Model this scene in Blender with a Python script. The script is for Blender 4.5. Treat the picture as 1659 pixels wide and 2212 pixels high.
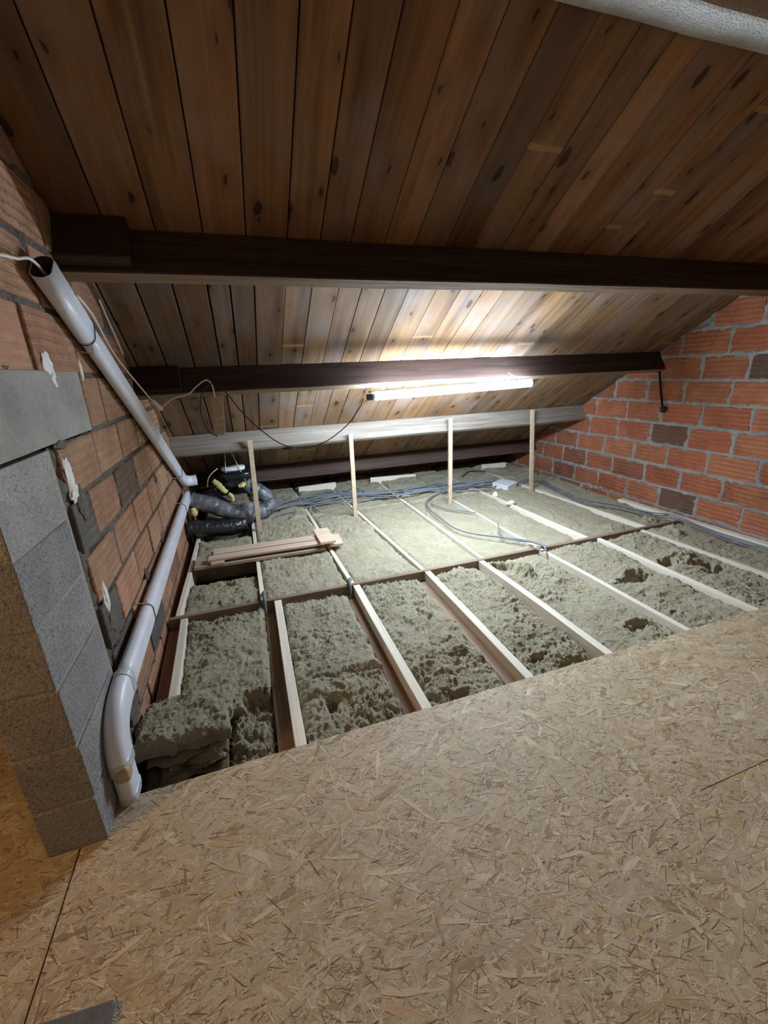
import bpy, bmesh, math, random
from mathutils import Vector, Matrix, noise

for o in list(bpy.data.objects): bpy.data.objects.remove(o, do_unlink=True)
scn = bpy.context.scene
COL = scn.collection

# ------------------------------------------------------------------ camera
# world: X runs along the purlins, Y along the joists away from the viewer, Z up, joist tops at z = 0
PP = (829.5, 1106.0)
VX = (3755.0, 682.0); VY = (500.0, 815.0)
FPX = math.sqrt(-((VX[0]-PP[0])*(VY[0]-PP[0]) + (VX[1]-PP[1])*(VY[1]-PP[1])))
_dx = Vector((VX[0]-PP[0], VX[1]-PP[1], FPX)).normalized()
_dy = Vector((VY[0]-PP[0], VY[1]-PP[1], FPX)).normalized()
_dz = _dx.cross(_dy)
CH = 1.4
cam = bpy.data.cameras.new('camera'); camo = bpy.data.objects.new('camera', cam); COL.objects.link(camo)
cam.sensor_fit = 'HORIZONTAL'; cam.sensor_width = 36.0; cam.lens = 36.0*FPX/1659.0
cam.clip_start = 0.02; cam.clip_end = 60
camo.matrix_world = Matrix(((_dx[0], -_dx[1], -_dx[2], 0), (_dy[0], -_dy[1], -_dy[2], 0), (_dz[0], -_dz[1], -_dz[2], CH), (0, 0, 0, 1)))
scn.camera = camo

# ------------------------------------------------------------------ world, lamps, exposure
w = bpy.data.worlds.new('world'); scn.world = w; w.use_nodes = True
w.node_tree.nodes['Background'].inputs[0].default_value = (0.75, 0.85, 1.0, 1)
w.node_tree.nodes['Background'].inputs[1].default_value = 0.004
TUBE_STRENGTH = 310.0
def lamp(name, loc, watts, colour, radius):
    l = bpy.data.lights.new(name, 'POINT'); l.energy = watts; l.color = colour; l.shadow_soft_size = radius
    o = bpy.data.objects.new(name, l); COL.objects.link(o); o.location = loc
    return o
lamp('bulb_landing', (0.9, -1.0, 1.05), 11.5, (1.0, 0.82, 0.62), 0.12)      # the lit landing behind the viewer
lamp('bulb_side_room', (-1.75, 0.55, 1.5), 32.0, (1.0, 0.63, 0.30), 0.06)   # the warm bulb of the room beyond the opening
scn.view_settings.view_transform = 'Standard'
scn.view_settings.look = 'None'
scn.view_settings.gamma = 1.0
scn.view_settings.use_curve_mapping = False
scn.view_settings.exposure = 0.14

# ------------------------------------------------------------------ placing helpers
def _ray(u, v):
    a, b, c = u-PP[0], v-PP[1], FPX
    return Vector((_dx[0]*a+_dx[1]*b+_dx[2]*c, _dy[0]*a+_dy[1]*b+_dy[2]*c, _dz[0]*a+_dz[1]*b+_dz[2]*c))
CAM = Vector((0, 0, CH))
def on_z(u, v, z=0.0): r = _ray(u, v); return CAM + r*((z-CH)/r.z)
def on_x(u, v, x): r = _ray(u, v); return CAM + r*(x/r.x)
def on_y(u, v, y): r = _ray(u, v); return CAM + r*(y/r.y)
M_ROOF, A_ROOF = 0.60, 3.40                      # underside of the boards: z = 3.40 - 0.60 y
TH = math.atan(M_ROOF); CT, ST = math.cos(TH), math.sin(TH)
def roof_z(y): return A_ROOF - M_ROOF*y
XL, XR = -0.585, 3.857                           # faces of the two brick walls
rnd = random.Random(7)

# ------------------------------------------------------------------ object helpers
def tag(o, label=None, cat=None, group=None, kind=None):
    if label: o['label'] = label
    if cat: o['category'] = cat
    if group: o['group'] = group
    if kind: o['kind'] = kind
    return o
def link(name, me, mat=None, parent=None, loc=None):
    o = bpy.data.objects.new(name, me); COL.objects.link(o)
    if mat is not None and me is not None and not me.materials: me.materials.append(mat)
    if parent is not None: o.parent = parent
    if loc is not None: o.location = loc
    return o
def empty(name, loc=(0, 0, 0), rot=None):
    o = bpy.data.objects.new(name, None); COL.objects.link(o); o.location = loc; o.empty_display_size = 0.05
    if rot: o.rotation_euler = rot
    return o
def mesh(name, vs, fs, smooth=False):
    me = bpy.data.meshes.new(name); me.from_pydata([tuple(v) for v in vs], [], fs); me.validate(); me.update()
    if smooth:
        for p in me.polygons: p.use_smooth = True
    return me
def box_mesh(name, sx, sy, sz, bev=0.003, seg=1, jitter=0.0, seed=0, cuts=None):
    bm = bmesh.new(); bmesh.ops.create_cube(bm, size=1.0)
    for v in bm.verts: v.co = Vector((v.co.x*sx, v.co.y*sy, v.co.z*sz))
    if cuts:                                     # extra loops along an axis so the piece can be slightly bowed
        ax, n, amp = cuts
        L = (sx, sy, sz)[ax]
        for k in range(1, n):
            co = [0, 0, 0]; co[ax] = -L/2 + L*k/n; no = [0, 0, 0]; no[ax] = 1
            bmesh.ops.bisect_plane(bm, geom=bm.verts[:]+bm.edges[:]+bm.faces[:], plane_co=co, plane_no=no)
    if bev: 
        es = [e for e in bm.edges if len(e.link_faces) == 2 and e.calc_face_angle(0) > 0.5]
        bmesh.ops.bevel(bm, geom=es, offset=bev, segments=seg, affect='EDGES', profile=0.6)
    if cuts:
        r = random.Random(seed)
        a1, a2 = [a for a in (0, 1, 2) if a != ax]
        for v in bm.verts:
            q = v.co[ax]*1.7
            v.co[a1] += amp*noise.noise(Vector((q, seed*3.1, 0.3)))
            v.co[a2] += amp*noise.noise(Vector((q, seed*3.1, 7.7)))
            v.co += noise.noise_vector(v.co*9 + Vector((seed, 0, 0)))*amp*0.35
    if jitter:
        for v in bm.verts: v.co += noise.noise_vector(v.co*14 + Vector((seed*5.3, seed, 2)))*jitter
    me = bpy.data.meshes.new(name); bm.to_mesh(me); bm.free(); return me
def box(name, lo, hi, mat, parent=None, bev=0.003, **k):
    lo, hi = Vector(lo), Vector(hi); c = (lo+hi)/2; s = hi-lo
    me = box_mesh(name, s.x, s.y, s.z, bev, **k)
    o = link(name, me, mat, parent); o.location = c
    return o
def beam_between(name, a, b, wx, hz, mat, parent=None, bev=0.003, **k):
    """bar from a to b; wx across (horizontal), hz in height, centred on the segment"""
    a, b = Vector(a), Vector(b); d = b-a; L = d.length
    me = box_mesh(name, wx, L, hz, bev, **k)
    o = link(name, me, mat, parent)
    y = d.normalized(); x = y.cross(Vector((0, 0, 1)))
    if x.length < 0.3: x = Vector((1, 0, 0)); x -= y*x.dot(y)
    x.normalize(); z = x.cross(y)
    o.matrix_local = Matrix(((x.x, y.x, z.x, 0), (x.y, y.y, z.y, 0), (x.z, y.z, z.z, 0), (0, 0, 0, 1))).copy()
    o.location = (a+b)/2
    return o
def smooth_path(pts, n=8):
    P = [Vector(p) for p in pts]
    if len(P) < 3: 
        return [P[0].lerp(P[1], i/n) for i in range(n+1)]
    Q = [P[0]*2-P[1]] + P + [P[-1]*2-P[-2]]
    out = []
    for i in range(1, len(Q)-2):
        p0, p1, p2, p3 = Q[i-1:i+3]
        for k in range(n):
            t = k/n
            out.append(0.5*((2*p1) + (p2-p0)*t + (2*p0-5*p1+4*p2-p3)*t*t + (3*p1-p0-3*p2+p3)*t**3))
    out.append(P[-1]); return out
def sweep(name, path, section, up=None, scale=None, caps=True, smooth=True, wob=None):
    """section: list of (a, b) in the frame (side, up); scale(i, t, k) multiplies a ring"""
    n = len(path); m = len(section); vs = []; fs = []
    side = None
    for i, p in enumerate(path):
        t = (path[min(i+1, n-1)] - path[max(i-1, 0)]).normalized()
        if up is not None:
            s = t.cross(Vector(up)); s.normalize(); u = s.cross(t)
        else:
            if side is None:
                s = t.cross(Vector((0, 0, 1)))
                if s.length < 0.05: s = t.cross(Vector((1, 0, 0)))
            else: s = side - t*side.dot(t)
            s.normalize(); side = s; u = s.cross(t)
        for k, (a, b) in enumerate(section):
            f = scale(i, i/(n-1), k) if scale else 1.0
            q = p + s*a*f + u*b*f
            if wob: q += noise.noise_vector(q*wob[0])*wob[1]
            vs.append(q)
    for i in range(n-1):
        for k in range(m):
            k2 = (k+1) % m
            fs.append((i*m+k, i*m+k2, (i+1)*m+k2, (i+1)*m+k))
    if caps:
        fs.append(tuple(range(m-1, -1, -1))); fs.append(tuple((n-1)*m+k for k in range(m)))
    me = mesh(name, vs, fs, smooth)
    return me
def circle(r, n=8): return [(r*math.cos(2*math.pi*k/n), r*math.sin(2*math.pi*k/n)) for k in range(n)]
def oval(wa, wb, n=20):
    """flat oval, full sizes wa (side) x wb (up), wb the longer"""
    r = wa/2; h = wb/2-r; out = []
    for k in range(n//2+1):
        a = math.pi*k/(n//2); out.append((r*math.cos(a), h+r*math.sin(a)))
    for k in range(n//2+1):
        a = math.pi+math.pi*k/(n//2); out.append((r*math.cos(a), -h+r*math.sin(a)))
    return out
def cable(name, pts, r, mat, parent=None, n=7, sides=8):
    return link(name, sweep(name, smooth_path(pts, n), circle(r, sides)), mat, parent)
def lathe_blob(name, rx, ry, rz, seed, amp=0.25, freq=2.0, sub=3):
    bm = bmesh.new(); bmesh.ops.create_icosphere(bm, subdivisions=sub, radius=1)
    for v in bm.verts:
        f = 1 + amp*noise.fractal(v.co*freq + Vector((seed*7.1, seed, 0)), 1.0, 2.0, 3)
        v.co = Vector((v.co.x*rx*f, v.co.y*ry*f, v.co.z*rz*f))
    me = bpy.data.meshes.new(name); bm.to_mesh(me); bm.free()
    for p in me.polygons: p.use_smooth = True
    return me

# ------------------------------------------------------------------ materials
class Mat:
    def __init__(s, name, rough=0.8, spec=0.3):
        s.m = bpy.data.materials.new(name); s.m.use_nodes = True; s.nt = s.m.node_tree
        s.b = s.nt.nodes['Principled BSDF']; s.b.inputs['Roughness'].default_value = rough
        s.b.inputs['Specular IOR Level'].default_value = spec
    def n(s, typ, ins=None, **props):
        nd = s.nt.nodes.new('ShaderNode'+typ)
        for k, v in props.items(): setattr(nd, k, v)
        if ins:
            for k, v in ins.items(): s.set(nd, k, v)
        return nd
    def set(s, nd, k, v):
        i = nd.inputs[k]
        if isinstance(v, bpy.types.NodeSocket): s.nt.links.new(v, i)
        elif isinstance(v, bpy.types.Node): s.nt.links.new(v.outputs[0], i)
        else: i.default_value = v
    def coord(s): return s.n('TexCoord').outputs['Object']
    def mapping(s, vec, scale=(1, 1, 1), loc=(0, 0, 0)):
        return s.n('Mapping', {'Vector': vec, 'Scale': scale, 'Location': loc}).outputs[0]
    def noise(s, vec, scale=5.0, detail=4.0, rough=0.55, dist=0.0):
        return s.n('TexNoise', {'Vector': vec, 'Scale': scale, 'Detail': detail, 'Roughness': rough, 'Distortion': dist}).outputs[0]
    def ramp(s, fac, stops):
        r = s.n('ValToRGB', {'Fac': fac}); e = r.color_ramp.elements
        while len(e) < len(stops): e.new(0.5)
        for q, (p, c) in zip(e, stops):
            q.position = p; q.color = (*c, 1) if len(c) == 3 else c
        return r.outputs[0]
    def step(s, fac, lo, hi):
        return s.n('MapRange', {'Value': fac, 'From Min': lo, 'From Max': hi, 'To Min': 0.0, 'To Max': 1.0}, clamp=True).outputs[0]
    def mix(s, fac, a, b, mode='MIX'):
        nd = s.n('Mix', data_type='RGBA', blend_type=mode)
        s.set(nd, 0, fac)
        for i, v in ((6, a), (7, b)):
            if isinstance(v, tuple): v = (*v, 1) if len(v) == 3 else v
            s.set(nd, i, v)
        return nd.outputs[2]
    def math(s, op, a, b=0.0):
        nd = s.n('Math', operation=op); s.set(nd, 0, a); s.set(nd, 1, b); return nd.outputs[0]
    def colour(s, c): s.set(s.b, 'Base Color', (*c, 1) if isinstance(c, tuple) else c); return s
    def bump(s, h, dist=0.005, strength=1.0):
        s.set(s.b, 'Normal', s.n('Bump', {'Height': h, 'Distance': dist, 'Strength': strength})); return s
    def shifted(s):
        """object coordinates moved by a random amount per object"""
        oi = s.n('ObjectInfo')
        v = s.n('VectorMath', {0: (37.0, 91.0, 53.0)}, operation='SCALE'); s.set(v, 'Scale', oi.outputs['Random'])
        return s.n('VectorMath', {0: s.coord(), 1: v.outputs[0]}, operation='ADD').outputs[0], oi

def wood(name, dark, light, rough=0.75, axis=1, grain=1.0, knots=0.0, streak=0.0, tint=True, marks=False, bump=0.0015, grey=0.0):
    m = Mat(name, rough, 0.25); v, oi = m.shifted()
    sc = [38*grain, 38*grain, 38*grain]; sc[axis] = 1.6*grain
    g = m.noise(m.mapping(v, sc), 1.0, 6.0, 0.62, 0.6)
    col = m.ramp(g, [(0.28, dark), (0.72, light)])
    sc2 = [7.0]*3; sc2[axis] = 0.55
    s1 = m.noise(m.mapping(v, sc2), 1.0, 4.0, 0.6, 0.3)
    if streak:
        col = m.mix(m.math('MULTIPLY', m.step(s1, 0.50, 0.72), streak), col, tuple(c*0.30 for c in dark))
    if grey:
        s2 = m.noise(m.mapping(v, (2.0, 2.0, 2.0), (5, 3, 1)), 1.0, 4.0, 0.6)
        col = m.mix(m.math('MULTIPLY', m.step(s2, 0.45, 0.7), grey), col, (0.22, 0.20, 0.19))
    h = g
    if knots:
        sk = [7.5, 7.5, 7.5]; sk[axis] = 3.3
        if axis == 1: sk[2] = 0.0
        wk = m.n('TexNoise', {'Vector': v, 'Scale': 22.0, 'Detail': 2.0}).outputs['Color']
        wk = m.n('VectorMath', {0: wk, 'Scale': 0.028}, operation='SCALE').outputs[0]
        vk = m.n('VectorMath', {0: v, 1: wk}, operation='ADD').outputs[0]
        vo = m.n('TexVoronoi', {'Vector': m.mapping(vk, sk), 'Scale': 1.0, 'Randomness': 1.0}, voronoi_dimensions='2D')
        sep = m.n('SeparateColor', {0: vo.outputs['Color']})
        keep = m.step(sep.outputs[0], 0.50, 0.52)
        size = m.math('ADD', m.math('MULTIPLY', m.math('POWER', sep.outputs[1], 2.0), 0.10), 0.045)
        k = m.step(m.math('SUBTRACT', m.math('ADD', vo.outputs['Distance'], m.math('MULTIPLY', g, 0.06)), size), 0.045, 0.012)
        halo = m.step(vo.outputs['Distance'], 0.42, 0.06)
        col = m.mix(m.math('MULTIPLY', m.math('MULTIPLY', halo, keep), 0.40*knots), col, tuple(c*0.5 for c in dark))
        col = m.mix(m.math('MULTIPLY', m.math('MULTIPLY', k, keep), 0.85*knots), col, tuple(c*0.16 for c in dark))
    if marks:
        at = m.n('Attribute', attribute_name='mark', attribute_type='OBJECT')
        sp = m.n('SeparateXYZ', {0: m.coord()})
        wv = m.math('MULTIPLY', m.noise(m.coord(), 9.0, 2.0), 0.02)
        d = m.math('ABSOLUTE', m.math('SUBTRACT', m.math('ADD', sp.outputs[1], wv), at.outputs['Fac']))
        col = m.mix(m.math('MULTIPLY', m.step(d, 0.016, 0.010), 0.55), col, (0.42, 0.24, 0.10))
    if tint: col = m.mix(1.0, col, oi.outputs['Color'], 'MULTIPLY')
    m.colour(col); m.bump(h, bump, 0.8)
    return m.m

MT = {}
MT['plank'] = wood('stained_pine', (0.150, 0.074, 0.030), (0.265, 0.140, 0.060), 0.7, 1, 0.8, 1.0, 0.80, True, True, 0.0012, 0.40)
MT['purlin'] = wood('dark_purlin_wood', (0.030, 0.017, 0.012), (0.085, 0.050, 0.034), 0.72, 0, 1.0, 0.0, 0.4, True)
MT['purlin_pale'] = wood('greyed_purlin_wood', (0.17, 0.135, 0.105), (0.34, 0.30, 0.26), 0.8, 0, 1.0, 0.0, 0.35, True, False, 0.0015, 0.3)
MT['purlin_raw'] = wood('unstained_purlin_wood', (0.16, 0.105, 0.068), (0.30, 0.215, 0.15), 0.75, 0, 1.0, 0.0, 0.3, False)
MT['batten'] = wood('new_pine', (0.68, 0.60, 0.48), (0.84, 0.78, 0.67), 0.7, 1, 0.8, 0.0, 0.0, True)
MT['old_joist'] = wood('old_joist_wood', (0.20, 0.125, 0.080), (0.38, 0.265, 0.185), 0.8, 1, 1.0, 0.35, 0.3, True)
MT['brace'] = wood('brace_wood', (0.17, 0.115, 0.08), (0.33, 0.25, 0.185), 0.8, 0, 1.0, 0.0, 0.3, True)
MT['post'] = wood('post_pine', (0.42, 0.31, 0.20), (0.62, 0.50, 0.36), 0.7, 2, 0.9, 0.0, 0.1, True)
MT['board'] = wood('planed_board', (0.48, 0.34, 0.24), (0.70, 0.55, 0.42), 0.65, 0, 0.8, 0.0, 0.1, True)

def simple(name, c, rough=0.6, spec=0.4, var=0.0, scale=20.0, bump=0.0, bscale=60.0):
    m = Mat(name, rough, spec); v = m.coord()
    if var:
        f = m.noise(v, scale, 5.0, 0.6)
        m.colour(m.ramp(f, [(0.3, tuple(x*(1-var) for x in c)), (0.7, tuple(min(1, x*(1+var)) for x in c))]))
    else: m.colour(c)
    if bump: m.bump(m.noise(v, bscale, 4.0, 0.6), bump, 1.0)
    return m.m
MT['pvc'] = simple('white_pvc', (0.74, 0.76, 0.83), 0.38, 0.5, 0.06, 6.0)
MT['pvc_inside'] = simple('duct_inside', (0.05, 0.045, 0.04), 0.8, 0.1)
MT['tape'] = simple('silver_tape', (0.55, 0.57, 0.60), 0.22, 0.8, 0.15, 30, 0.002, 70)
MT['tape_tan'] = simple('tan_tape', (0.50, 0.34, 0.19), 0.4, 0.5, 0.15, 20, 0.001, 70)
MT['wire'] = simple('black_wire', (0.02, 0.02, 0.022), 0.5)
MT['nail'] = simple('bent_nail', (0.5, 0.47, 0.43), 0.45, 0.6)
MT['white_cable'] = simple('white_cable', (0.66, 0.62, 0.56), 0.5)
MT['grey_conduit'] = simple('grey_conduit', (0.165, 0.18, 0.20), 0.55, 0.35)
MT['blue_conduit'] = simple('blue_grey_conduit', (0.19, 0.215, 0.25), 0.55, 0.35)
MT['white_plastic'] = simple('white_plastic', (0.72, 0.75, 0.78), 0.4)
MT['black_plastic'] = simple('black_plastic', (0.012, 0.013, 0.015), 0.25, 0.5)
MT['foil'] = None
m = Mat('duct_film', 0.24, 0.9); m.colour(m.ramp(m.noise(m.coord(), 12.0, 4.0), [(0.35, (0.07, 0.073, 0.085)), (0.7, (0.23, 0.235, 0.265))]))
m.bump(m.noise(m.coord(), 45.0, 4.0, 0.6, 1.0), 0.006, 1.0); MT['foil'] = m.m
m = Mat('duct_film_black', 0.2, 0.9); m.colour((0.014, 0.015, 0.02)); m.bump(m.noise(m.coord(), 40.0, 4.0, 0.6, 1.0), 0.006, 1.0); MT['foil_black'] = m.m
MT['foam'] = simple('yellow_glass_wool', (0.72, 0.62, 0.24), 0.95, 0.1, 0.2, 30, 0.004, 60)
MT['kraft'] = simple('kraft_paper', (0.20, 0.140, 0.090), 0.8, 0.2, 0.2, 15, 0.001, 60)
MT['iron'] = simple('rusty_iron', (0.035, 0.028, 0.024), 0.8, 0.2, 0.3, 40, 0.002, 80)
MT['ceiling_back'] = simple('roof_underlay', (0.02, 0.014, 0.010), 0.9, 0.1)
MT['plain_roof'] = wood('plain_roof_wood', (0.13, 0.065, 0.028), (0.26, 0.14, 0.06), 0.75, 1, 1.0, 0.0, 0.4, False)
MT['cavity'] = simple('cavity_board', (0.06, 0.05, 0.04), 0.9, 0.1, 0.2, 8)  # colour darkened to stand in for the shade down in the hole
MT['felt'] = simple('grey_felt', (0.14, 0.14, 0.15), 0.9, 0.2, 0.2, 25, 0.002, 60)
MT['plaster'] = simple('white_plaster', (0.72, 0.69, 0.64), 0.85, 0.2, 0.1, 20, 0.003, 50)
MT['wane'] = wood('raw_split_wood', (0.42, 0.22, 0.08), (0.66, 0.42, 0.20), 0.75, 0, 1.6, 0, 0, False)

def concrete(name, a, b, speck=0.6, bump=0.004, tint=True):
    m = Mat(name, 0.92, 0.15); v, oi = m.shifted()
    big = m.noise(v, 4.0, 5.0, 0.6); fine = m.noise(v, 120.0, 3.0, 0.7); mid = m.noise(v, 28.0, 4.0, 0.6)
    col = m.ramp(big, [(0.3, a), (0.7, b)])
    col = m.mix(m.math('MULTIPLY', m.step(fine, 0.52, 0.68), speck), col, tuple(x*0.35 for x in a))
    col = m.mix(m.math('MULTIPLY', m.step(fine, 0.44, 0.32), speck*0.5), col, tuple(min(1, x*1.5) for x in b))
    if tint: col = m.mix(1.0, col, oi.outputs['Color'], 'MULTIPLY')
    m.colour(col)
    m.bump(m.math('ADD', m.math('MULTIPLY', mid, 0.5), fine), bump, 1.0)
    return m.m
MT['block'] = concrete('concrete_block', (0.21, 0.205, 0.20), (0.34, 0.325, 0.305), 0.75, 0.006)
MT['lintel'] = concrete('cast_concrete', (0.25, 0.235, 0.21), (0.42, 0.395, 0.355), 0.3, 0.003)
MT['render'] = concrete('rough_render', (0.40, 0.38, 0.35), (0.54, 0.52, 0.49), 0.35, 0.010, False)
MT['mortar_pale'] = concrete('pale_mortar', (0.34, 0.33, 0.315), (0.54, 0.525, 0.50), 0.55, 0.012, False)
MT['mortar_block'] = concrete('block_mortar', (0.30, 0.285, 0.26), (0.42, 0.40, 0.37), 0.5, 0.008, False)
MT['mortar_left'] = concrete('dusty_mortar', (0.11, 0.095, 0.078), (0.27, 0.24, 0.205), 0.6, 0.012, False)

def brickmat(name):
    m = Mat(name, 0.88, 0.15); v, oi = m.shifted()
    loc = m.coord(); sp = m.n('SeparateXYZ', {0: loc})
    wob = m.noise(m.mapping(v, (4, 4, 4)), 1.0, 3.0)
    zz = m.math('ADD', sp.outputs[2], m.math('MULTIPLY', wob, 0.012))
    zz = m.math('ADD', zz, m.math('MULTIPLY', m.noise(m.mapping(v, (2, 2, 9)), 1.0, 2.0), 0.020))
    band = m.math('MULTIPLY', m.math('SINE', m.math('MULTIPLY', zz, 2*math.pi/0.037)), m.step(m.noise(v, 2.6, 2.0), 0.38, 0.62))        # the combed bands of a hollow brick
    fine = m.noise(m.mapping(v, (14, 14, 160)), 1.0, 5.0, 0.65)
    pores = m.noise(m.mapping(v, (60, 60, 110)), 1.0, 4.0, 0.7)
    big = m.noise(v, 7.0, 4.0, 0.6)
    col = m.ramp(big, [(0.3, (0.72, 0.68, 0.64)), (0.7, (1.0, 1.0, 1.0))])
    col = m.mix(1.0, col, m.ramp(fine, [(0.3, (0.80, 0.76, 0.72)), (0.65, (1.0, 1.0, 1.0))]), 'MULTIPLY')
    rough_zone = m.math('MULTIPLY', m.step(band, 0.15, 0.5), m.step(m.noise(v, 3.2, 2.0), 0.42, 0.55))
    col = m.mix(m.math('MULTIPLY', m.math('MULTIPLY', rough_zone, m.step(pores, 0.48, 0.60)), 0.75), col, (0.28, 0.20, 0.17))
    col = m.mix(m.math('MULTIPLY', m.step(m.noise(v, 5.0, 5.0, 0.65, 1.0), 0.60, 0.72), 0.5), col, (0.95, 0.92, 0.88))
    col = m.mix(1.0, col, m.ramp(m.step(band, -0.35, 0.25), [(0.0, (0.80, 0.77, 0.75)), (1.0, (1.0, 1.0, 1.0))]), 'MULTIPLY')
    col = m.mix(1.0, col, oi.outputs['Color'], 'MULTIPLY')
    m.colour(col)
    h = m.math('ADD', m.math('MULTIPLY', m.step(band, -0.35, 0.25), 0.8), m.math('ADD', m.math('MULTIPLY', fine, 0.5), m.math('MULTIPLY', m.math('MULTIPLY', pores, rough_zone), 1.2)))
    m.bump(h, 0.004, 0.8)
    return m.m
MT['brick'] = brickmat('terracotta_hollow_brick')

m = Mat('mineral_wool', 0.95, 0.05); v = m.coord()
big = m.noise(v, 6.0, 4.0, 0.6); mid = m.noise(v, 75.0, 6.0, 0.70, 0.9); fib = m.noise(m.mapping(v, (90, 260, 160)), 1.0, 4.0, 0.7, 1.5)
c = m.ramp(big, [(0.3, (0.515, 0.450, 0.30)), (0.55, (0.615, 0.555, 0.40)), (0.75, (0.645, 0.60, 0.47))])
c = m.mix(m.math('MULTIPLY', m.step(mid, 0.50, 0.66), 0.42), c, (0.35, 0.27, 0.165))
c = m.mix(m.math('MULTIPLY', m.step(fib, 0.52, 0.66), 0.35), c, (0.74, 0.67, 0.53))
m.colour(c); m.bump(m.math('ADD', m.math('MULTIPLY', mid, 1.0), m.math('MULTIPLY', fib, 0.6)), 0.016, 1.0); MT['wool'] = m.m
m = Mat('mineral_wool_fibre', 0.9, 0.1)
m.colour(m.ramp(m.noise(m.coord(), 25.0, 2.0), [(0.3, (0.40, 0.35, 0.22)), (0.7, (0.66, 0.62, 0.47))])); MT['fibre'] = m.m

m = Mat('osb_core', 0.8, 0.2); v = m.coord()
m.colour(m.ramp(m.noise(m.mapping(v, (18, 60, 30)), 1.0, 5.0, 0.7, 1.0), [(0.3, (0.28, 0.19, 0.10)), (0.7, (0.46, 0.34, 0.20))])); MT['osb'] = m.m
m = Mat('osb_strand', 0.55, 0.35)
at = m.n('Attribute', attribute_name='tone'); v = m.coord()
uvn = m.n('UVMap', uv_map='along'); gr = m.noise(m.mapping(uvn.outputs[0], (22, 520, 1)), 1.0, 4.0, 0.65)
m.colour(m.mix(1.0, at.outputs['Color'], m.ramp(gr, [(0.3, (0.74, 0.70, 0.66)), (0.62, (1.03, 1.03, 1.03))]), 'MULTIPLY'))
m.bump(gr, 0.0012, 0.8); MT['strand'] = m.m

m = Mat('lit_diffuser', 0.4); m.colour((0.9, 0.9, 0.9)); m.b.inputs['Emission Color'].default_value = (0.71, 0.86, 1.0, 1); m.b.inputs['Emission Strength'].default_value = TUBE_STRENGTH
MT['tube'] = m.m

# ================================================================== SETTING
# ---- roof boards
ceil = link('ceiling', None); tag(ceil, 'sloping roof of dark stained pine boards', None, None, 'structure')
def rp(x, y, off=0.0):
    """point on the underside of the roof, moved off into the room"""
    return Vector((x, y - off*ST, roof_z(y) - off*CT))
RBX = Vector((1, 0, 0)); RBY = Vector((0, CT, -ST)); RBZ = Vector((0, ST, CT))
ROOFM = Matrix(((1, 0, 0, 0), (0, CT, ST, 0), (0, -ST, CT, 0), (0, 0, 0, 1)))
def roof_box(name, x0, x1, y0, y1, n0, n1, mat, parent=None, bev=0.003, **k):
    """box in roof axes; y given as plan position, n measured into the room (positive = lower)"""
    L = (y1-y0)/CT
    me = box_mesh(name, x1-x0, L, n1-n0, bev, **k)
    o = link(name, me, mat, parent)
    c = rp((x0+x1)/2, (y0+y1)/2, (n0+n1)/2)
    mt = ROOFM.copy(); mt.translation = c; o.matrix_local = mt
    return o
roof_box('roof_underlay', -2.7, 4.2, 1.2, 6.3, -0.06, -0.021, MT['ceiling_back'], ceil, 0)
up_seams = [-0.80, -0.605, -0.41, -0.224, -0.032, 0.151, 0.338, 0.496, 0.648, 0.822, 0.985, 1.157, 1.320, 1.500, 1.66, 1.80, 1.945, 2.06, 2.17, 2.31, 2.46, 2.62, 2.79, 2.95, 3.11, 3.28, 3.44, 3.61, 3.77, 3.95]
lo_seams = [-0.71, -0.553, -0.384, -0.219, -0.054, 0.056, 0.181, 0.341, 0.485, 0.636, 0.771, 0.911, 1.055, 1.237, 1.40, 1.56, 1.71, 1.87, 2.02, 2.18, 2.33, 2.49, 2.64, 2.80, 2.95, 3.11, 3.26, 3.42, 3.57, 3.73, 3.95]
pr = random.Random(3)
def planks(seams, y0, y1, gaps, warm):
    for i in range(len(seams)-1):
        x0, x1 = seams[i], seams[i+1]
        g = gaps(0.5*(x0+x1))
        lift = pr.uniform(-0.002, 0.002)
        o = roof_box('plank', x0+g, x1-g, y0, y1, -0.02+lift, 0.0+lift, MT['plank'], ceil, 0.0025)
        v = pr.uniform(0.72, 1.18)
        t = pr.uniform(-0.10, 0.10)
        if pr.random() < 0.22: v *= 0.72
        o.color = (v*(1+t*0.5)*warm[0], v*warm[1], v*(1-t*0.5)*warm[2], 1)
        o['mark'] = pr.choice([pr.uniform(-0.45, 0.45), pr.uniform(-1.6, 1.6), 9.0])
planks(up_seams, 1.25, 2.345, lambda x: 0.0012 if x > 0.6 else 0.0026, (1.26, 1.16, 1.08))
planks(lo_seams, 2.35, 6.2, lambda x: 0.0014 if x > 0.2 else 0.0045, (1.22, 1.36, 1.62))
# the other slope and the closed back of the attic (behind the viewer)
cb = link('ceiling_back', mesh('ceiling_back', [(-2.7, 1.36, 2.62), (4.2, 1.36, 2.62), (4.2, -2.9, 0.1), (-2.7, -2.9, 0.1), (-2.7, 1.36, 2.68), (4.2, 1.36, 2.68), (4.2, -2.9, 0.16), (-2.7, -2.9, 0.16)],
     [(0, 1, 2, 3), (7, 6, 5, 4), (0, 4, 5, 1), (1, 5, 6, 2), (2, 6, 7, 3), (3, 7, 4, 0)]), MT['plain_roof'])
tag(cb, 'opposite roof slope behind the viewpoint', None, None, 'structure')
wb = box('wall_back', (-2.7, -2.7, -0.3), (4.2, -2.6, 0.5), MT['mortar_left'], None, 0); tag(wb, 'low wall behind the viewpoint', None, None, 'structure')
wf = box('wall_side_room', (-2.7, -2.7, -0.3), (-2.6, 5.7, 2.7), MT['mortar_left'], None, 0); tag(wf, 'far wall of the side room', None, None, 'structure')
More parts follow.
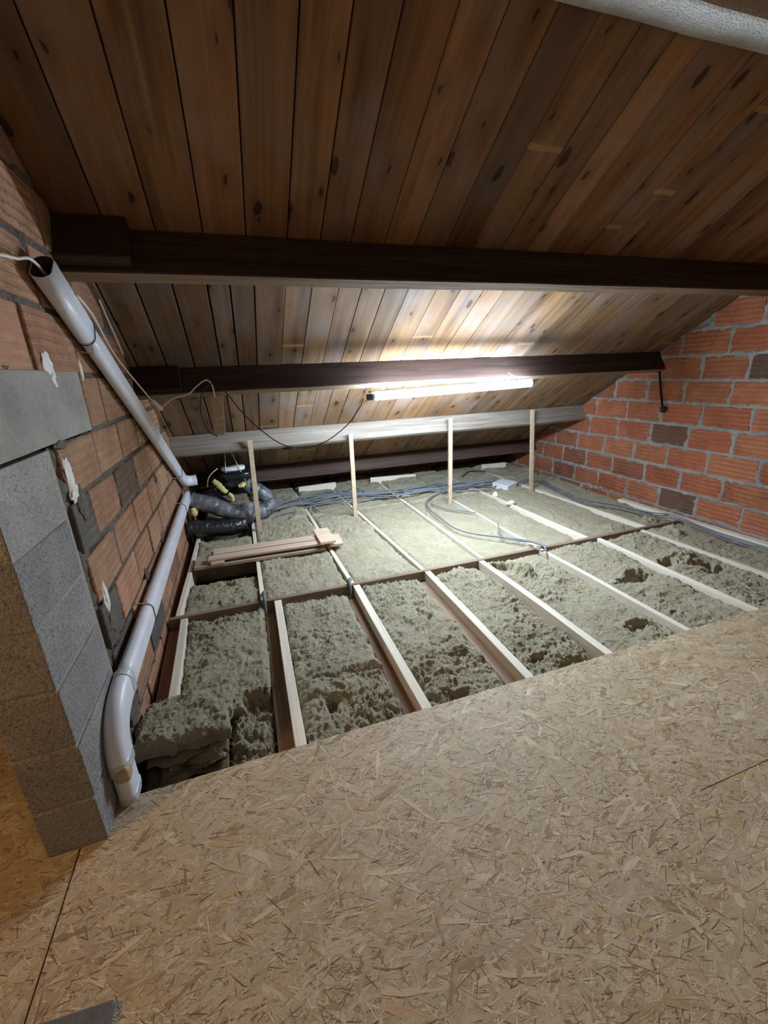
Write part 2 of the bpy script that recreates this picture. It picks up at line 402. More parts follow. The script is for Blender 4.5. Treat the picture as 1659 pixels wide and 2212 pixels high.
we = box('wall_eave', (-2.7, 5.75, -0.35), (4.2, 5.85, 0.1), MT['mortar_left'], None, 0); tag(we, 'low eave wall where the roof meets the floor', None, None, 'structure')

# ---- brick walls
def clip_poly(poly, f):
    out = []
    for i in range(len(poly)):
        a, b = poly[i], poly[(i+1) % len(poly)]
        fa, fb = f(a), f(b)
        if fa >= 0: out.append(a)
        if (fa >= 0) != (fb >= 0):
            t = fa/(fa-fb); out.append((a[0]+(b[0]-a[0])*t, a[1]+(b[1]-a[1])*t))
    return out
def poly_brick(name, poly, depth, bev=0.004):
    """poly in (y, z) about its own origin, face towards +x"""
    bm = bmesh.new()
    f = bm.faces.new([bm.verts.new((0, y, z)) for y, z in poly])
    r = bmesh.ops.extrude_face_region(bm, geom=[f])
    for v in r['geom']:
        if isinstance(v, bmesh.types.BMVert): v.co.x = -depth
    bm.normal_update()
    fr = [e for e in bm.edges if all(abs(v.co.x) < 1e-6 for v in e.verts)]
    bmesh.ops.bevel(bm, geom=fr, offset=bev, segments=1, affect='EDGES')
    bmesh.ops.recalc_face_normals(bm, faces=bm.faces[:])
    me = bpy.data.meshes.new(name); bm.to_mesh(me); bm.free(); return me
BRICK_CACHE = {}
def brick_wall(name, x_face, sgn, rows, mat_mortar, depth, label, colour_of, y_min, y_max, seed, ylim=None, skip=None, mcell=0.0095, mort=(0.0, 0.010), joint=0.022):
    """sgn +1: face looks to +x. rows: list of (z0, z1, first joint y, pitch)"""
    rr = random.Random(seed)
    full = []
    under = lambda y: roof_z(y) - 0.012
    J = joint
    for k, (z0, z1, j0, pitch) in enumerate(rows):
        js = []; y = j0
        while y > y_min: y -= pitch
        while y < y_max + pitch:
            js.append(y + (rr.uniform(-0.012, 0.012))); y += pitch
        full.append((z0, z1, js))
    def lim(z): return ylim(z) if ylim else y_min
    # mortar bed
    ny = int((y_max-y_min)/mcell)+1; zlo, zhi = rows[0][0], rows[-1][1]; nz = int((zhi-zlo)/mcell)+1
    vs = []; idx = {}; fs = []
    for i in range(nz+1):
        z = zlo + i*mcell
        row = next((r for r in full if r[0] <= z < r[1]), full[-1])
        dz = min(abs(z-row[0]), abs(z-row[1]))
        for j in range(ny+1):
            y = y_min + j*mcell
            if z > under(y) + 0.03 or y < lim(z) - 0.001: continue
            dj = min(abs(y-q) for q in row[2])
            d = min(dz, dj)
            p = Vector((y*1.0, z*1.0, seed*3.3))
            nn = noise.fractal(p*16, 1.0, 2.0, 3)
            nf = noise.noise(p*75)
            reach = 0.013 + 0.018*max(0, nn)                       # how far the bed spreads over the edges of the bricks
            k = max(0.0, min(1.0, (reach+0.006-d)/0.006))
            hgt = -0.016*(1-k) + k*(mort[0] + mort[1]*nn + 0.0035*nf)
            idx[(i, j)] = len(vs); vs.append((x_face + sgn*hgt, y, z))
    for i in range(nz):
        for j in range(ny):
            q = [(i, j), (i, j+1), (i+1, j+1), (i+1, j)]
            if all(t in idx for t in q):
                f = tuple(idx[t] for t in q); fs.append(f if sgn > 0 else f[::-1])
    wall = link(name, mesh(name, vs, fs, True), mat_mortar); tag(wall, label, None, None, 'structure')
    # solid core behind the face
    poly = clip_poly([(y_min, zlo), (y_max, zlo), (y_max, zhi+0.4), (y_min, zhi+0.4)], lambda p: roof_z(p[0]) + 0.05 - p[1])
    cut = clip_poly(poly, lambda p: 1) 
    if ylim is None:
        n = len(poly); x1 = x_face - sgn*0.02; x2 = x_face - sgn*depth
        cv = [(x1, y, z) for y, z in poly] + [(x2, y, z) for y, z in poly]
        cf = [tuple(range(n)), tuple(range(2*n-1, n-1, -1))] + [(a, (a+1) % n, n+(a+1) % n, n+a) for a in range(n)]
        link('core', mesh('core', cv, cf), mat_mortar, wall)
    for k, (z0, z1, js) in enumerate(full):
        for a in range(len(js)-1):
            y0, y1 = js[a]+J/2, js[a+1]-J/2
            zc0, zc1 = z0+J/2, z1-J/2
            y0 = max(y0, lim((z0+z1)/2)+(0.085 if ylim and z1 < 1.25 else 0.01))
            if y1-y0 < 0.05: continue
            if skip and skip(k, y0, y1, z0, z1): continue
            cy, cz = (y0+y1)/2, (zc0+zc1)/2
            rect = [(y0, zc0), (y1, zc0), (y1, zc1), (y0, zc1)]
            pl = clip_poly(rect, lambda p: under(p[0]) - p[1])
            if len(pl) < 3: continue
            area = abs(sum(pl[i][0]*pl[(i+1) % len(pl)][1]-pl[(i+1) % len(pl)][0]*pl[i][1] for i in range(len(pl))))/2
            if area < 0.011: continue
            if len(pl) == 4 and abs(area-(y1-y0)*(zc1-zc0)) < 1e-5:
                key = (round((y1-y0)*100), round((zc1-zc0)*100))
                if key not in BRICK_CACHE:
                    hy, hz = key[0]/200, key[1]/200
                    BRICK_CACHE[key] = poly_brick('brick', [(-hy, -hz), (hy, -hz), (hy, hz), (-hy, hz)], 0.04)
                me = BRICK_CACHE[key]
            else:
                pts = [((y-cy)*(1 if sgn > 0 else -1), z-cz) for y, z in pl]
                me = poly_brick('brick', pts, 0.04)
            o = link('brick', me, MT['brick'], wall)
            o.location = (x_face + sgn*rr.uniform(-0.004, 0.003), cy, cz)
            o.rotation_euler = (rr.uniform(-0.008, 0.008), rr.uniform(-0.008, 0.008), (0 if sgn > 0 else math.pi) + rr.uniform(-0.006, 0.006))
            c = colour_of(k, cy, cz, rr); o.color = (*c, 1)
    return wall
RR = [(-0.19, 0.012, 2.02, 0.392), (0.012, 0.213, 2.21, 0.385), (0.213, 0.415, 2.40, 0.388), (0.415, 0.615, 2.17, 0.39), (0.615, 0.820, 2.385, 0.395), (0.820, 1.018, 2.31, 0.391),
      (1.018, 1.218, 2.50, 0.387), (1.218, 1.424, 2.395, 0.386), (1.424, 1.633, 2.595, 0.39), (1.633, 1.85, 2.37, 0.39), (1.85, 2.06, 2.5, 0.39), (2.06, 2.27, 2.4, 0.39), (2.27, 2.48, 2.5, 0.39)]
DARK_R = [(2.80, 0.11), (2.97, 0.72), (2.2, 1.32)]
def col_right(k, y, z, rr):
    for dy, dz in DARK_R:
        if abs(dy-y) < 0.17 and abs(dz-z) < 0.09: return (0.22+rr.uniform(-.02, .02), 0.135, 0.10)
    if (abs(3.36-y) < .17 and abs(.31-z) < .09) or (abs(4.3-y) < .17 and z < .4): return (0.36, 0.155, 0.10)
    v = rr.uniform(0.86, 1.12); w2 = rr.uniform(0.92, 1.10)
    return (0.56*v, 0.215*v*w2, 0.122*v*w2)
wr = brick_wall('wall_right', XR, -1, RR, MT['mortar_pale'], 0.2, 'orange hollow brick gable wall with thick grey mortar joints on the right', col_right, 0.9, 5.72, 11, mort=(0.001, 0.013))
box('plain_part', (XR, -2.7, -0.3), (XR+0.2, 0.9, 2.5), MT['mortar_pale'], wr, 0)
RL = [(-0.19, 0.01, 2.0, 0.40), (0.01, 0.205, 2.22, 0.40), (0.205, 0.40, 2.06, 0.40), (0.40, 0.60, 1.908, 0.385), (0.60, 0.805, 2.066, 0.40), (0.805, 1.01, 1.872, 0.398), (1.01, 1.212, 2.105, 0.41),
      (1.212, 1.432, 2.36, 0.40), (1.432, 1.652, 2.156, 0.45), (1.652, 1.868, 1.91, 0.41), (1.868, 2.08, 2.1, 0.41), (2.08, 2.29, 1.9, 0.41), (2.29, 2.5, 2.1, 0.41)]
CEM_L = [(1.80, 0.90), (1.80, 0.50), (1.80, 0.30), (1.76, 0.10), (2.33, 0.10)]
def col_left(k, y, z, rr):
    if any(abs(a-y) < 0.12 and abs(b-z) < 0.08 for a, b in CEM_L): return (0.17, 0.165, 0.155)
    if abs(y-2.47) < 0.16 and abs(z-0.90) < 0.08: return (0.22, 0.155, 0.125)
    v = rr.uniform(0.80, 1.12); w2 = rr.uniform(0.95, 1.12)
    return (0.56*v, 0.325*v*w2, 0.215*v*w2)
def llim(z): return 1.60 if z < 1.212 else (2.11 if z < 1.44 else 0.9)
wl = brick_wall('wall_left', XL, 1, RL, MT['mortar_left'], 0.16, 'dusty hollow brick wall with dark crumbling joints on the left', col_left, 0.9, 5.72, 23, ylim=llim, mort=(-0.009, 0.013))
# core of the left wall, beyond the pillar and above the lintel
for nm, poly in (('core', [(1.60, -0.3), (5.72, -0.3), (5.72, roof_z(5.72)+0.05), (3.37, roof_z(3.37)+0.05), (2.10, roof_z(2.10)+0.05), (2.10, 1.20), (1.60, 1.20)]),
                 ('core', [(-0.9, 1.45), (2.10, 1.45), (2.10, roof_z(2.10)+0.05), (1.37, 2.62), (-0.9, 1.46)])):
    n = len(poly); cv = [(XL-0.02, y, z) for y, z in poly] + [(XL-0.16, y, z) for y, z in poly]
    link(nm, mesh(nm, cv, [tuple(range(n)), tuple(range(2*n-1, n-1, -1))] + [(a, (a+1) % n, n+(a+1) % n, n+a) for a in range(n)]), MT['mortar_left'], wl)
box('core', (XL-0.16, -2.7, -0.3), (XL-0.02, -0.2, 1.45), MT['mortar_left'], wl, 0)
# white plaster dabs on the left wall
def dab(name, c, ry, rz, seed, thick=0.012, mat='plaster'):
    o = link(name, lathe_blob(name, thick, ry, rz, seed, 0.35, 1.7, 4), MT[mat], wl); o.location = c; return o
for s, (u, v_, ry, rz) in enumerate([(147, 1022, 0.035, 0.055), (160, 1062, 0.045, 0.035), (228, 1290, 0.028, 0.07), (100, 790, 0.05, 0.05), (112, 815, 0.035, 0.05), (173, 800, 0.018, 0.04)]):
    p = on_x(u, v_, XL); dab('plaster_dab', (XL-0.001, p.y, p.z), ry, rz, s, 0.008)
for s, (u, v_, ry, rz) in enumerate([(178, 1090, 0.05, 0.07), (245, 1350, 0.05, 0.08), (130, 960, 0.05, 0.02), (350, 1165, 0.03, 0.05), (318, 1245, 0.04, 0.05), (335, 1035, 0.04, 0.03)]):
    p = on_x(u, v_, XL); dab('mortar_dab', (XL-0.002, p.y, p.z), ry, rz, s+20, 0.010, 'mortar_left')

# ---- concrete block pillar and lintel
pil = empty('block_pillar', (-0.65, 1.385, 0.018)); tag(pil, 'grey concrete block pillar beside the opening at the left', 'pillar')
core = box('mortar_core', (-0.7325, 1.2075, 0.0), (-0.5745, 1.600, 1.205), MT['mortar_block'], None, 0)
core.parent = pil; core.location -= pil.location
core_r = random.Random(5)
zs = [0.018, 0.200, 0.400, 0.597, 0.785, 0.988, 1.208]
for k in range(6):
    me = box_mesh('block', 0.163, 0.372, zs[k+1]-zs[k]-0.011, 0.005, 2, 0.0025, k)
    o = link('block', me, MT['block'], pil); o.location = Vector((-0.6535+core_r.uniform(-.003, .003), 1.390, (zs[k]+zs[k+1])/2)) - pil.location
    o.rotation_euler = (core_r.uniform(-.006, .006), core_r.uniform(-.01, .01), core_r.uniform(-.006, .006))
    v = core_r.uniform(0.88, 1.12); o.color = (v, v*1.0, v*1.02, 1) if k < 5 else (1.35, 1.33, 1.28, 1)
lin = box('concrete_lintel', (-0.745, -0.2, 1.214), (-0.578, 2.10, 1.446), MT['lintel'], None, 0.008, seg=2, cuts=(1, 14, 0.004), seed=2)
tag(lin, 'long pale concrete lintel over the opening at the left', 'lintel')

# ---- floor
floor = empty('floor', (0, 0, 0)); tag(floor, 'oriented strand board decking', None, None, 'structure')
box('cavity_board', (-0.75, 1.25, -0.24), (4.05, 5.9, -0.22), MT['cavity'], floor, 0)
sheets = [(-0.648, 3.85, 0.676, 1.345), (-2.65, -0.652, -0.9, 2.2), (-0.648, 3.85, -0.9, 0.6738)]
sr = random.Random(99)
def strands(bounds, n, zt, seed, main=0.0):
    x0, x1, y0, y1 = bounds; r = random.Random(seed)
    vs = []; fs = []; cols = []; uvs = []
    for i in range(n):
        cx, cy = r.uniform(x0, x1), r.uniform(y0, y1)
        kind = r.random()
        if kind < 0.62:                                   # broad flakes
            L = min(0.16, 0.022 + r.expovariate(1/0.036)); Wd = min(0.026, max(0.003, L*r.uniform(0.09, 0.28))); z = zt + r.uniform(0.00005, 0.0007)
        else:                                             # thin slivers
            L = 0.012 + min(0.09, r.expovariate(1/0.022)); Wd = r.uniform(0.0008, 0.0030); z = zt + r.uniform(0.0005, 0.0010)
        ang = main + (r.gauss(0, 0.60) if r.random() < 0.70 else r.uniform(0, math.pi))
        ca, sa = math.cos(ang), math.sin(ang)
        tap = r.uniform(0.3, 1.0); bow = r.uniform(-0.04, 0.04)*L
        pts = [(-L/2, -Wd/2*tap), (-L/6, -Wd/2*r.uniform(.8, 1.1)+bow), (L/2, -Wd/2*r.uniform(.3, 1)), (L/2+Wd*r.uniform(-.4, .6), Wd/2*r.uniform(.2, 1)), (L/5, Wd/2*r.uniform(.8, 1.1)+bow), (-L/2+Wd*r.uniform(-.4, .6), Wd/2*tap)]
        tx, ty = r.gauss(0, 0.006), r.gauss(0, 0.025)
        b = len(vs); ou, ov = r.uniform(0, 50), r.uniform(0, 50)
        for a, c in pts:
            X = cx + a*ca - c*sa; Y = cy + a*sa + c*ca
            vs.append((min(max(X, x0), x1), min(max(Y, y0), y1), max(zt, z + a*tx + c*ty)))
            uvs += [ou + a, ov + c]
        fs.append(tuple(range(b, b+6)))
        q = r.random()
        if kind < 0.62:
            if q < 0.045: base = (0.36, 0.25, 0.145)
            elif q < 0.17: base = (0.64, 0.535, 0.375)
            elif q < 0.30: base = (0.52, 0.375, 0.21)
            else: base = (0.535, 0.43, 0.295)
            v = r.uniform(0.86, 1.12)
        else:
            base = (0.23, 0.15, 0.08) if q < 0.30 else ((0.74, 0.65, 0.49) if q < 0.70 else (0.50, 0.38, 0.235))
            v = r.uniform(0.85, 1.1)
        cols += [(base[0]*v, base[1]*v, base[2]*v*r.uniform(.94, 1.06), 1)]*6
    me = bpy.data.meshes.new('surface_strands'); me.from_pydata(vs, [], fs); me.update()
    ca_ = me.color_attributes.new('tone', 'FLOAT_COLOR', 'POINT')
    ca_.data.foreach_set('color', [c for q in cols for c in q])
    uv = me.uv_layers.new(name='along')
    uv.data.foreach_set('uv', uvs)
    return me
dens = 13000
for i, (x0, x1, y0, y1) in enumerate(sheets):
    o = box('osb_sheet', (x0, y0, 0.0), (x1, y1, 0.018), MT['osb'], floor, 0.001)
    fy0, fx0, fy1 = max(y0, 0.05), max(x0, -1.9), y1
    a = (x1-fx0)*(fy1-fy0)
    if a <= 0: continue
    s = link('surface_strands', strands((fx0+0.001, x1-0.001, fy0, fy1-0.0005), int(a*dens), 0.0181, 40+i), MT['strand'], o)
    s.location = -o.location; tag(s, None, None, None, 'stuff')
    if i == 0:                                            # flakes knitting the tight part of the joint
        s = link('surface_strands', strands((-0.647, 1.30, 0.60, 0.75), int(1.95*0.15*dens), 0.0181, 77), MT['strand'], o); s.location = -o.location; tag(s, None, None, None, 'stuff')

# ================================================================== TIMBERS
def purlin(y_top, d, wdt, mat, label, x0=-0.74, x1=4.0, tint=(1, 1, 1), seed=0, under=None):
    o = roof_box('roof_purlin', x0, x1, y_top, y_top + wdt*CT, 0.0, d, MT[mat], None, 0.006, cuts=(0, 16, 0.004), seed=seed)
    o.color = (*tint, 1); tag(o, label, 'beam', 'roof purlins')
    if under:                                    # the underside takes a second, paler wood
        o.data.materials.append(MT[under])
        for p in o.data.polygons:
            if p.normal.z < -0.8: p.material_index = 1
    return o
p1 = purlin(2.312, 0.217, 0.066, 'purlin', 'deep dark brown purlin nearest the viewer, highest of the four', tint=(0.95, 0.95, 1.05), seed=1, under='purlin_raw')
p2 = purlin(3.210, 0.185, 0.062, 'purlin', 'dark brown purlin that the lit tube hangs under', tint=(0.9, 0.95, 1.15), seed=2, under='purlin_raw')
p3 = purlin(4.111, 0.175, 0.062, 'purlin_pale', 'pale greyed purlin that the four posts stand against', seed=3)
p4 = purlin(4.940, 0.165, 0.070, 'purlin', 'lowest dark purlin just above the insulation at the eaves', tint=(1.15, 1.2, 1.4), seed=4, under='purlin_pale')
ridge = box('ridge_beam', (-0.74, 1.325, 2.455), (4.0, 1.452, 2.80), MT['render'], None, 0.012, seg=2, cuts=(0, 20, 0.008), seed=6)
tag(ridge, 'rough concrete ridge beam crossing above the roof boards', 'beam')
# packing block on the left end of the first purlin
pk = roof_box('packing_block', -0.66, -0.322, 2.312-0.062*CT, 2.310, -0.0, 0.196, MT['purlin'], None, 0.004, cuts=(0, 4, 0.002), seed=9)
tag(pk, 'short dark packing board on the left end of the nearest purlin', 'board'); pk.color = (0.8, 0.75, 0.75, 1)
pk2 = roof_box('packing_block', -0.66, -0.315, 3.210-0.03*CT, 3.208, 0.005, 0.170, MT['purlin'], None, 0.004, cuts=(0, 4, 0.002), seed=10)
tag(pk2, 'short dark board on the left end of the purlin with the tube', 'board'); pk2.color = (0.75, 0.72, 0.75, 1)
# raw split on the underside of the pale purlin (left end)
sp_ = link('raw_split', lathe_blob('raw_split', 0.21, 0.020, 0.011, 4, 0.35, 2.0, 3), MT['wane'], p3)
wpos = on_y(432, 972, 4.03); sp_.matrix_local = p3.matrix_local.inverted() @ Matrix.Translation((wpos.x, 4.040, 0.775)) @ ROOFM.to_4x4()
dr = link('white_drip', lathe_blob('white_drip', 0.007, 0.006, 0.026, 8, 0.3), MT['plaster'], p1)
dp = on_y(1172, 600, 2.205); dr.matrix_local = p1.matrix_local.inverted() @ Matrix.Translation((dp.x, 2.200+(dp.z-1.827)*0.6-0.004, dp.z))

# floor joists: a pale batten on an older brown joist
ORD = ['first', 'second', 'third', 'fourth', 'fifth', 'sixth', 'seventh', 'eighth']
BR_Y = 2.592
low = [(-0.455, -0.480), (0.058, 0.085), (0.605, 0.622), (1.140, 1.162), (1.622, 1.612), (2.165, 2.155), (2.720, 2.735), (3.268, 3.215)]
upp = [(-0.522, -0.490), (-0.003, 0.000), (0.602, 0.575), (1.147, 1.068), (1.646, 1.655), (2.160, 2.170), (2.650, 2.610), (3.300, 3.220)]
ledge = [0.070, 0.062, 0.052, 0.058, 0.012, 0.012, 0.01, 0.01]
for i, (xa, xb) in enumerate(low):
    t = empty('floor_joist', (xa, 1.25, 0))
    tag(t, '%s joist from the left brick wall, in front of the cross brace' % ORD[i], 'joist', 'joists in front of the cross brace')
    ya = 1.25 if i else 1.62
    top = 0.0 - 0.002
    w_ = 0.046 if i < 5 else 0.036
    if i == 0: w_ = 0.040
    hz = 0.075
    a = Vector((xa, ya, -hz/2)); b = Vector((xb, BR_Y-0.018, -hz/2))
    if i >= 6: a.z = b.z = -hz/2 - 0.004
    o = beam_between('batten', a - t.location, b - t.location, w_, hz, MT['batten'], t, 0.002, cuts=(1, 8, 0.003), seed=i)
    v = rnd.uniform(0.88, 1.05); o.color = (v, v, v, 1)
    lw = 0.055 + ledge[i]
    off = Vector((-ledge[i]/2, 0, 0))
    a2 = Vector((xa, ya, -0.145)) + off; b2 = Vector((xb, BR_Y-0.018, -0.145)) + off
    o = beam_between('old_joist', a2 - t.location, b2 - t.location, lw, 0.15 if i else 0.16, MT['old_joist'], t, 0.005, cuts=(1, 8, 0.004), seed=i+30)
    v = rnd.uniform(0.85, 1.15); o.color = (v*1.15, v, v*0.95, 1) if i == 0 else (v, v, v, 1)
for i, (xa, xb) in enumerate(upp):
    t = empty('floor_joist', (xa, BR_Y+0.02, 0))
    tag(t, '%s joist from the left brick wall, beyond the cross brace' % ORD[i], 'joist', 'joists beyond the cross brace')
    yb = 5.30 if i else 4.25
    k = (yb-BR_Y)/(4.2-BR_Y); xe = xa + (xb-xa)*k
    hz = 0.14; w_ = 0.030
    dz = -0.004 if i < 6 else 0.004
    o = beam_between('batten', Vector((xa, BR_Y+0.020, -hz/2+dz)) - t.location, Vector((xe, yb, -hz/2+dz)) - t.location, w_, hz, MT['batten'], t, 0.002, cuts=(1, 12, 0.004), seed=i+60)
    v = rnd.uniform(0.9, 1.06); o.color = (v, v, v, 1)
# board along the right wall
t = beam_between('wall_plate', (3.775, 1.25, -0.030), (3.735, 3.30, -0.030), 0.075, 0.09, MT['batten'], None, 0.003, cuts=(1, 10, 0.003), seed=77)
tag(t, 'pale board lying along the foot of the right brick wall', 'board'); t.color = (1.05, 1.05, 1.05, 1)
# cross brace
br = box('cross_brace', (-0.57, BR_Y-0.017, -0.15), (3.80, BR_Y+0.017, 0.006), MT['brace'], None, 0.003, cuts=(0, 18, 0.004), seed=12)
tag(br, 'long brown brace board crossing the joists', 'brace'); br.color = (0.95, 0.95, 0.95, 1)
# far boards by the eaves
for i, (u0, v0, u1, v1, hz, lab) in enumerate([(645, 1061, 725, 1050, 0.05, 'pale noggin board by the eaves, behind the post second from the left'), (800, 1040, 897, 1031, 0.05, 'pale noggin board by the eaves, between the second and third posts'),
                                   (1040, 1011, 1092, 1006, 0.05, 'pale noggin board by the eaves, between the two right-hand posts')]):
    a, b = on_z(u0, v0, 0.03), on_z(u1, v1, 0.03)
    o = beam_between('noggin_board', a, b, 0.035, 0.10, MT['batten'], None, 0.002, cuts=(1, 4, 0.004), seed=90+i); tag(o, lab, 'board', 'noggin boards by the eaves')
# posts
for i, (u0, v0, u1, v1, xb) in enumerate([(539, 950, 556, 1118, -0.002), (757, 937, 768, 1100, 1.09), (973, 903, 973, 1078, 2.168), (1150, 885, 1150, 1055, 3.225)]):
    top = on_y(u0, v0, 3.985); bot = on_y(u1, v1, 3.99)
    o = beam_between('post', (bot.x, 4.0, -0.10), (top.x, 3.985, top.z), 0.042, 0.026, MT['post'], None, 0.002, cuts=(1, 8, 0.003), seed=i+5)
    tag(o, ['thin wooden post in front of the black ventilation ducts', 'thin wooden post second from the left, under the black hanging cable', 'thin wooden post third from the left, beside the coiled grey conduits', 'thin wooden post nearest the right brick wall'][i], 'post', 'thin posts under the pale purlin')
# wood block hanging from the second purlin
a = on_y(468, 855, 3.10); b = on_y(474, 940, 3.10)
hb = beam_between('hanging_block', (a.x, 3.115, a.z), (b.x, 3.115, b.z), 0.075, 0.024, MT['post'], None, 0.002, cuts=(1, 4, 0.002), seed=4)
tag(hb, 'short plank end hanging below the purlin near the white cable', 'board'); hb.color = (0.8, 0.8, 0.8, 1)

# ================================================================== INSULATION
def batt(label, xl, xr, y0, y1, ztop, cell, amp, seed, pits=(), lumps=(), zbot=-0.2, tilt=(0, 0), fib=0.9, cat='insulation', group='mineral wool batts', rag=0.012, name='insulation_batt', rough=1.0):
    """xl, xr: (x at y0, x at y1). ztop: (z at y0, z at y1)"""
    cx = (xl[0]+xr[0]+xl[1]+xr[1])/4; cy = (y0+y1)/2
    W_ = max(xr[0]-xl[0], xr[1]-xl[1]); nx = max(6, int(W_/cell)); ny = max(6, int((y1-y0)/cell))
    vs = []; fs = []; S = Vector((seed*3.7, seed*1.9, seed*0.7))
    top = []
    for j in range(ny+1):
        v = j/ny; y = y0+(y1-y0)*v; a = xl[0]+(xl[1]-xl[0])*v; b = xr[0]+(xr[1]-xr[0])*v
        for i in range(nx+1):
            u = i/nx; x = a+(b-a)*u
            p = Vector((x, y, 0)) + S
            e = min(u*(b-a), (1-u)*(b-a), v*(y1-y0), (1-v)*(y1-y0))
            ed = max(0.0, 1-e/0.035)
            f1 = noise.fractal(p*4.5, 0.9, 2.0, 3)
            f2 = noise.turbulence(p*15, 3, True)
            f3 = noise.noise(p*48)
            f4 = noise.noise(p*95)
            f6 = noise.noise(p*170)
            f5 = noise.noise(Vector((p.x*11, p.y*28, seed)))
            calm = 0.45 + 0.55*max(0, min(1, 0.5+1.4*noise.noise(p*2.3+Vector((9, 9, 9)))))*rough
            z = ztop[0]+(ztop[1]-ztop[0])*v + amp*(0.75*f1 + calm*(0.42*(0.8-f2) + 0.36*f3 + 0.40*f4 + 0.22*f6 + 0.40*f5))
            z += tilt[0]*(u-0.5) + tilt[1]*(v-0.5)
            z -= 0.045*ed*ed*(0.6+0.5*noise.noise(p*12))
            for (px, py, rx, ry, dp) in pits:
                q = ((x-px)/rx)**2 + ((y-py)/ry)**2 + 0.9*noise.noise(p*20) + 0.6*noise.noise(p*55)
                if q < 1: z -= dp*0.85*min(1.0, (1-q)*1.5)
            for (px, py, rx, ry, dp) in lumps:
                q = ((x-px)/rx)**2 + ((y-py)/ry)**2
                if q < 1: z += dp*(1-q)*(0.8+0.9*noise.noise(p*24)+0.4*noise.noise(p*55))
            wv = noise.noise_vector(p*22)*0.007*calm + noise.noise_vector(p*70)*0.004
            rg = ed*rag
            vs.append((x + wv.x + (rg*noise.noise(p*18) if ed else 0) - cx, y + wv.y + (rg*noise.noise(p*18+Vector((4, 4, 4))) if ed else 0) - cy, z))
    n1 = nx+1
    for j in range(ny):
        for i in range(nx):
            fs.append((j*n1+i, j*n1+i+1, (j+1)*n1+i+1, (j+1)*n1+i))
    nt_ = len(vs)
    ring = [i for i in range(nx)] + [j*n1+nx for j in range(ny)] + [ny*n1+i for i in range(nx, 0, -1)] + [j*n1 for j in range(ny, 0, -1)]
    steps = 4
    prev = ring
    for s in range(1, steps+1):
        cur = []
        for q in ring:
            x, y, z = vs[q]; zz = z+(zbot-z)*s/steps
            pv = noise.noise_vector(Vector((x+cx, y+cy, zz))*30+S)*0.010
            cur.append(len(vs)); vs.append((x+pv.x*(x > 0 and 1 or 1), y+pv.y, zz if s == steps else zz+pv.z))
        for k in range(len(ring)):
            k2 = (k+1) % len(ring); fs.append((prev[k2], prev[k], cur[k], cur[k2]))
        prev = cur
    fs.append(tuple(reversed(prev))[::-1])
    o = link(name, mesh(name, vs, fs, True), MT['wool']); o.location = (cx, cy, 0); tag(o, label, cat, group)
    # loose fibres standing off the surface
    r = random.Random(seed+500); area = W_*(y1-y0); n = int(area*fib*5200)
    fv = []; ff = []
    for k in range(n):
        q = vs[r.randrange(nt_)]
        L = r.uniform(0.006, 0.026); a = r.uniform(0, 2*math.pi); el = r.uniform(-0.1, 0.7)
        d = Vector((math.cos(a)*math.cos(el), math.sin(a)*math.cos(el), math.sin(el)))
        sd = d.cross(Vector((0, 0, 1)))
        if sd.length < 1e-3: continue
        sd.normalize(); sd *= r.uniform(0.0005, 0.0012)
        p0 = Vector(q); p1_ = p0 + d*L*0.5 + Vector((0, 0, r.uniform(0, .004))); p2_ = p1_ + (d+Vector((r.gauss(0, .5), r.gauss(0, .5), r.gauss(-.3, .4)))).normalized()*L*0.5
        b = len(fv); fv += [p0-sd, p0+sd, p1_+sd, p1_-sd, p2_]
        ff += [(b, b+1, b+2, b+3), (b+3, b+2, b+4)]
    if fv:
        f = link('loose_fibres', mesh('loose_fibres', fv, ff), MT['fibre'], o); tag(f, None, None, None, 'stuff')
    return o
def edges(tab, i, y0, y1, ya, yb, wl_, wr_):
    """room between joist i and joist i+1 at y0 and y1; ya..yb are the y positions the table is given at"""
    f = lambda t, y: t[0]+(t[1]-t[0])*(y-ya)/(yb-ya)
    L, R = tab[i], tab[i+1]
    return (f(L, y0)+wl_, f(L, y1)+wl_), (min(f(R, y0)-wr_, 3.80), min(f(R, y1)-wr_, 3.80))
lo_ = low + [(3.725, 3.705)]
up_ = upp + [(3.70, 3.80)]
LOT = 'mineral wool in the %s bay from the left wall, in front of the cross brace'
UPT = 'mineral wool in the %s bay from the left wall, just beyond the cross brace'
FAT = 'mineral wool under the eaves in the %s bay from the left wall'
# front row -------------------------------------------------------------
def lowbatt(label, i, y0, y1, zt, amp, seed, cell=0.0062, **k):
    l, r = edges(lo_, i, y0, y1, 1.345, 2.57, 0.027, 0.030 + ledge[min(i+1, 7)])
    return batt(label, l, r, y0, y1, zt, cell, amp, seed, **k)
lowbatt('matted wool filling the first bay at the left, below the brace', 0, 1.70, 2.560, (-0.030, -0.035), 0.040, 1, pits=[(-0.06, 1.74, 0.13, 0.07, 0.10)], rough=1.3, fib=1.2)
batt('sunken torn wool in the first bay, right beside the strand board edge', (-0.215, -0.215), (-0.03, -0.025), 1.33, 1.70, (-0.10, -0.085), 0.0075, 0.05, 2, rough=1.3)
lowbatt('crumpled wool by the strand board in the second bay from the left', 1, 1.29, 1.775, (-0.050, -0.045), 0.045, 3, pits=[(0.235, 1.60, 0.045, 0.04, 0.06), (0.47, 1.77, 0.10, 0.02, 0.07)], rough=1.2)
lowbatt('smoother wool against the brace in the second bay from the left', 1, 1.765, 2.562, (-0.035, -0.035), 0.032, 4, rough=0.8)
lowbatt(LOT % 'third', 2, 1.29, 2.562, (-0.045, -0.035), 0.042, 5, pits=[(0.95, 1.70, 0.06, 0.03, 0.07), (0.80, 1.42, 0.05, 0.03, 0.05), (0.92, 2.1, 0.03, 0.10, 0.04)])
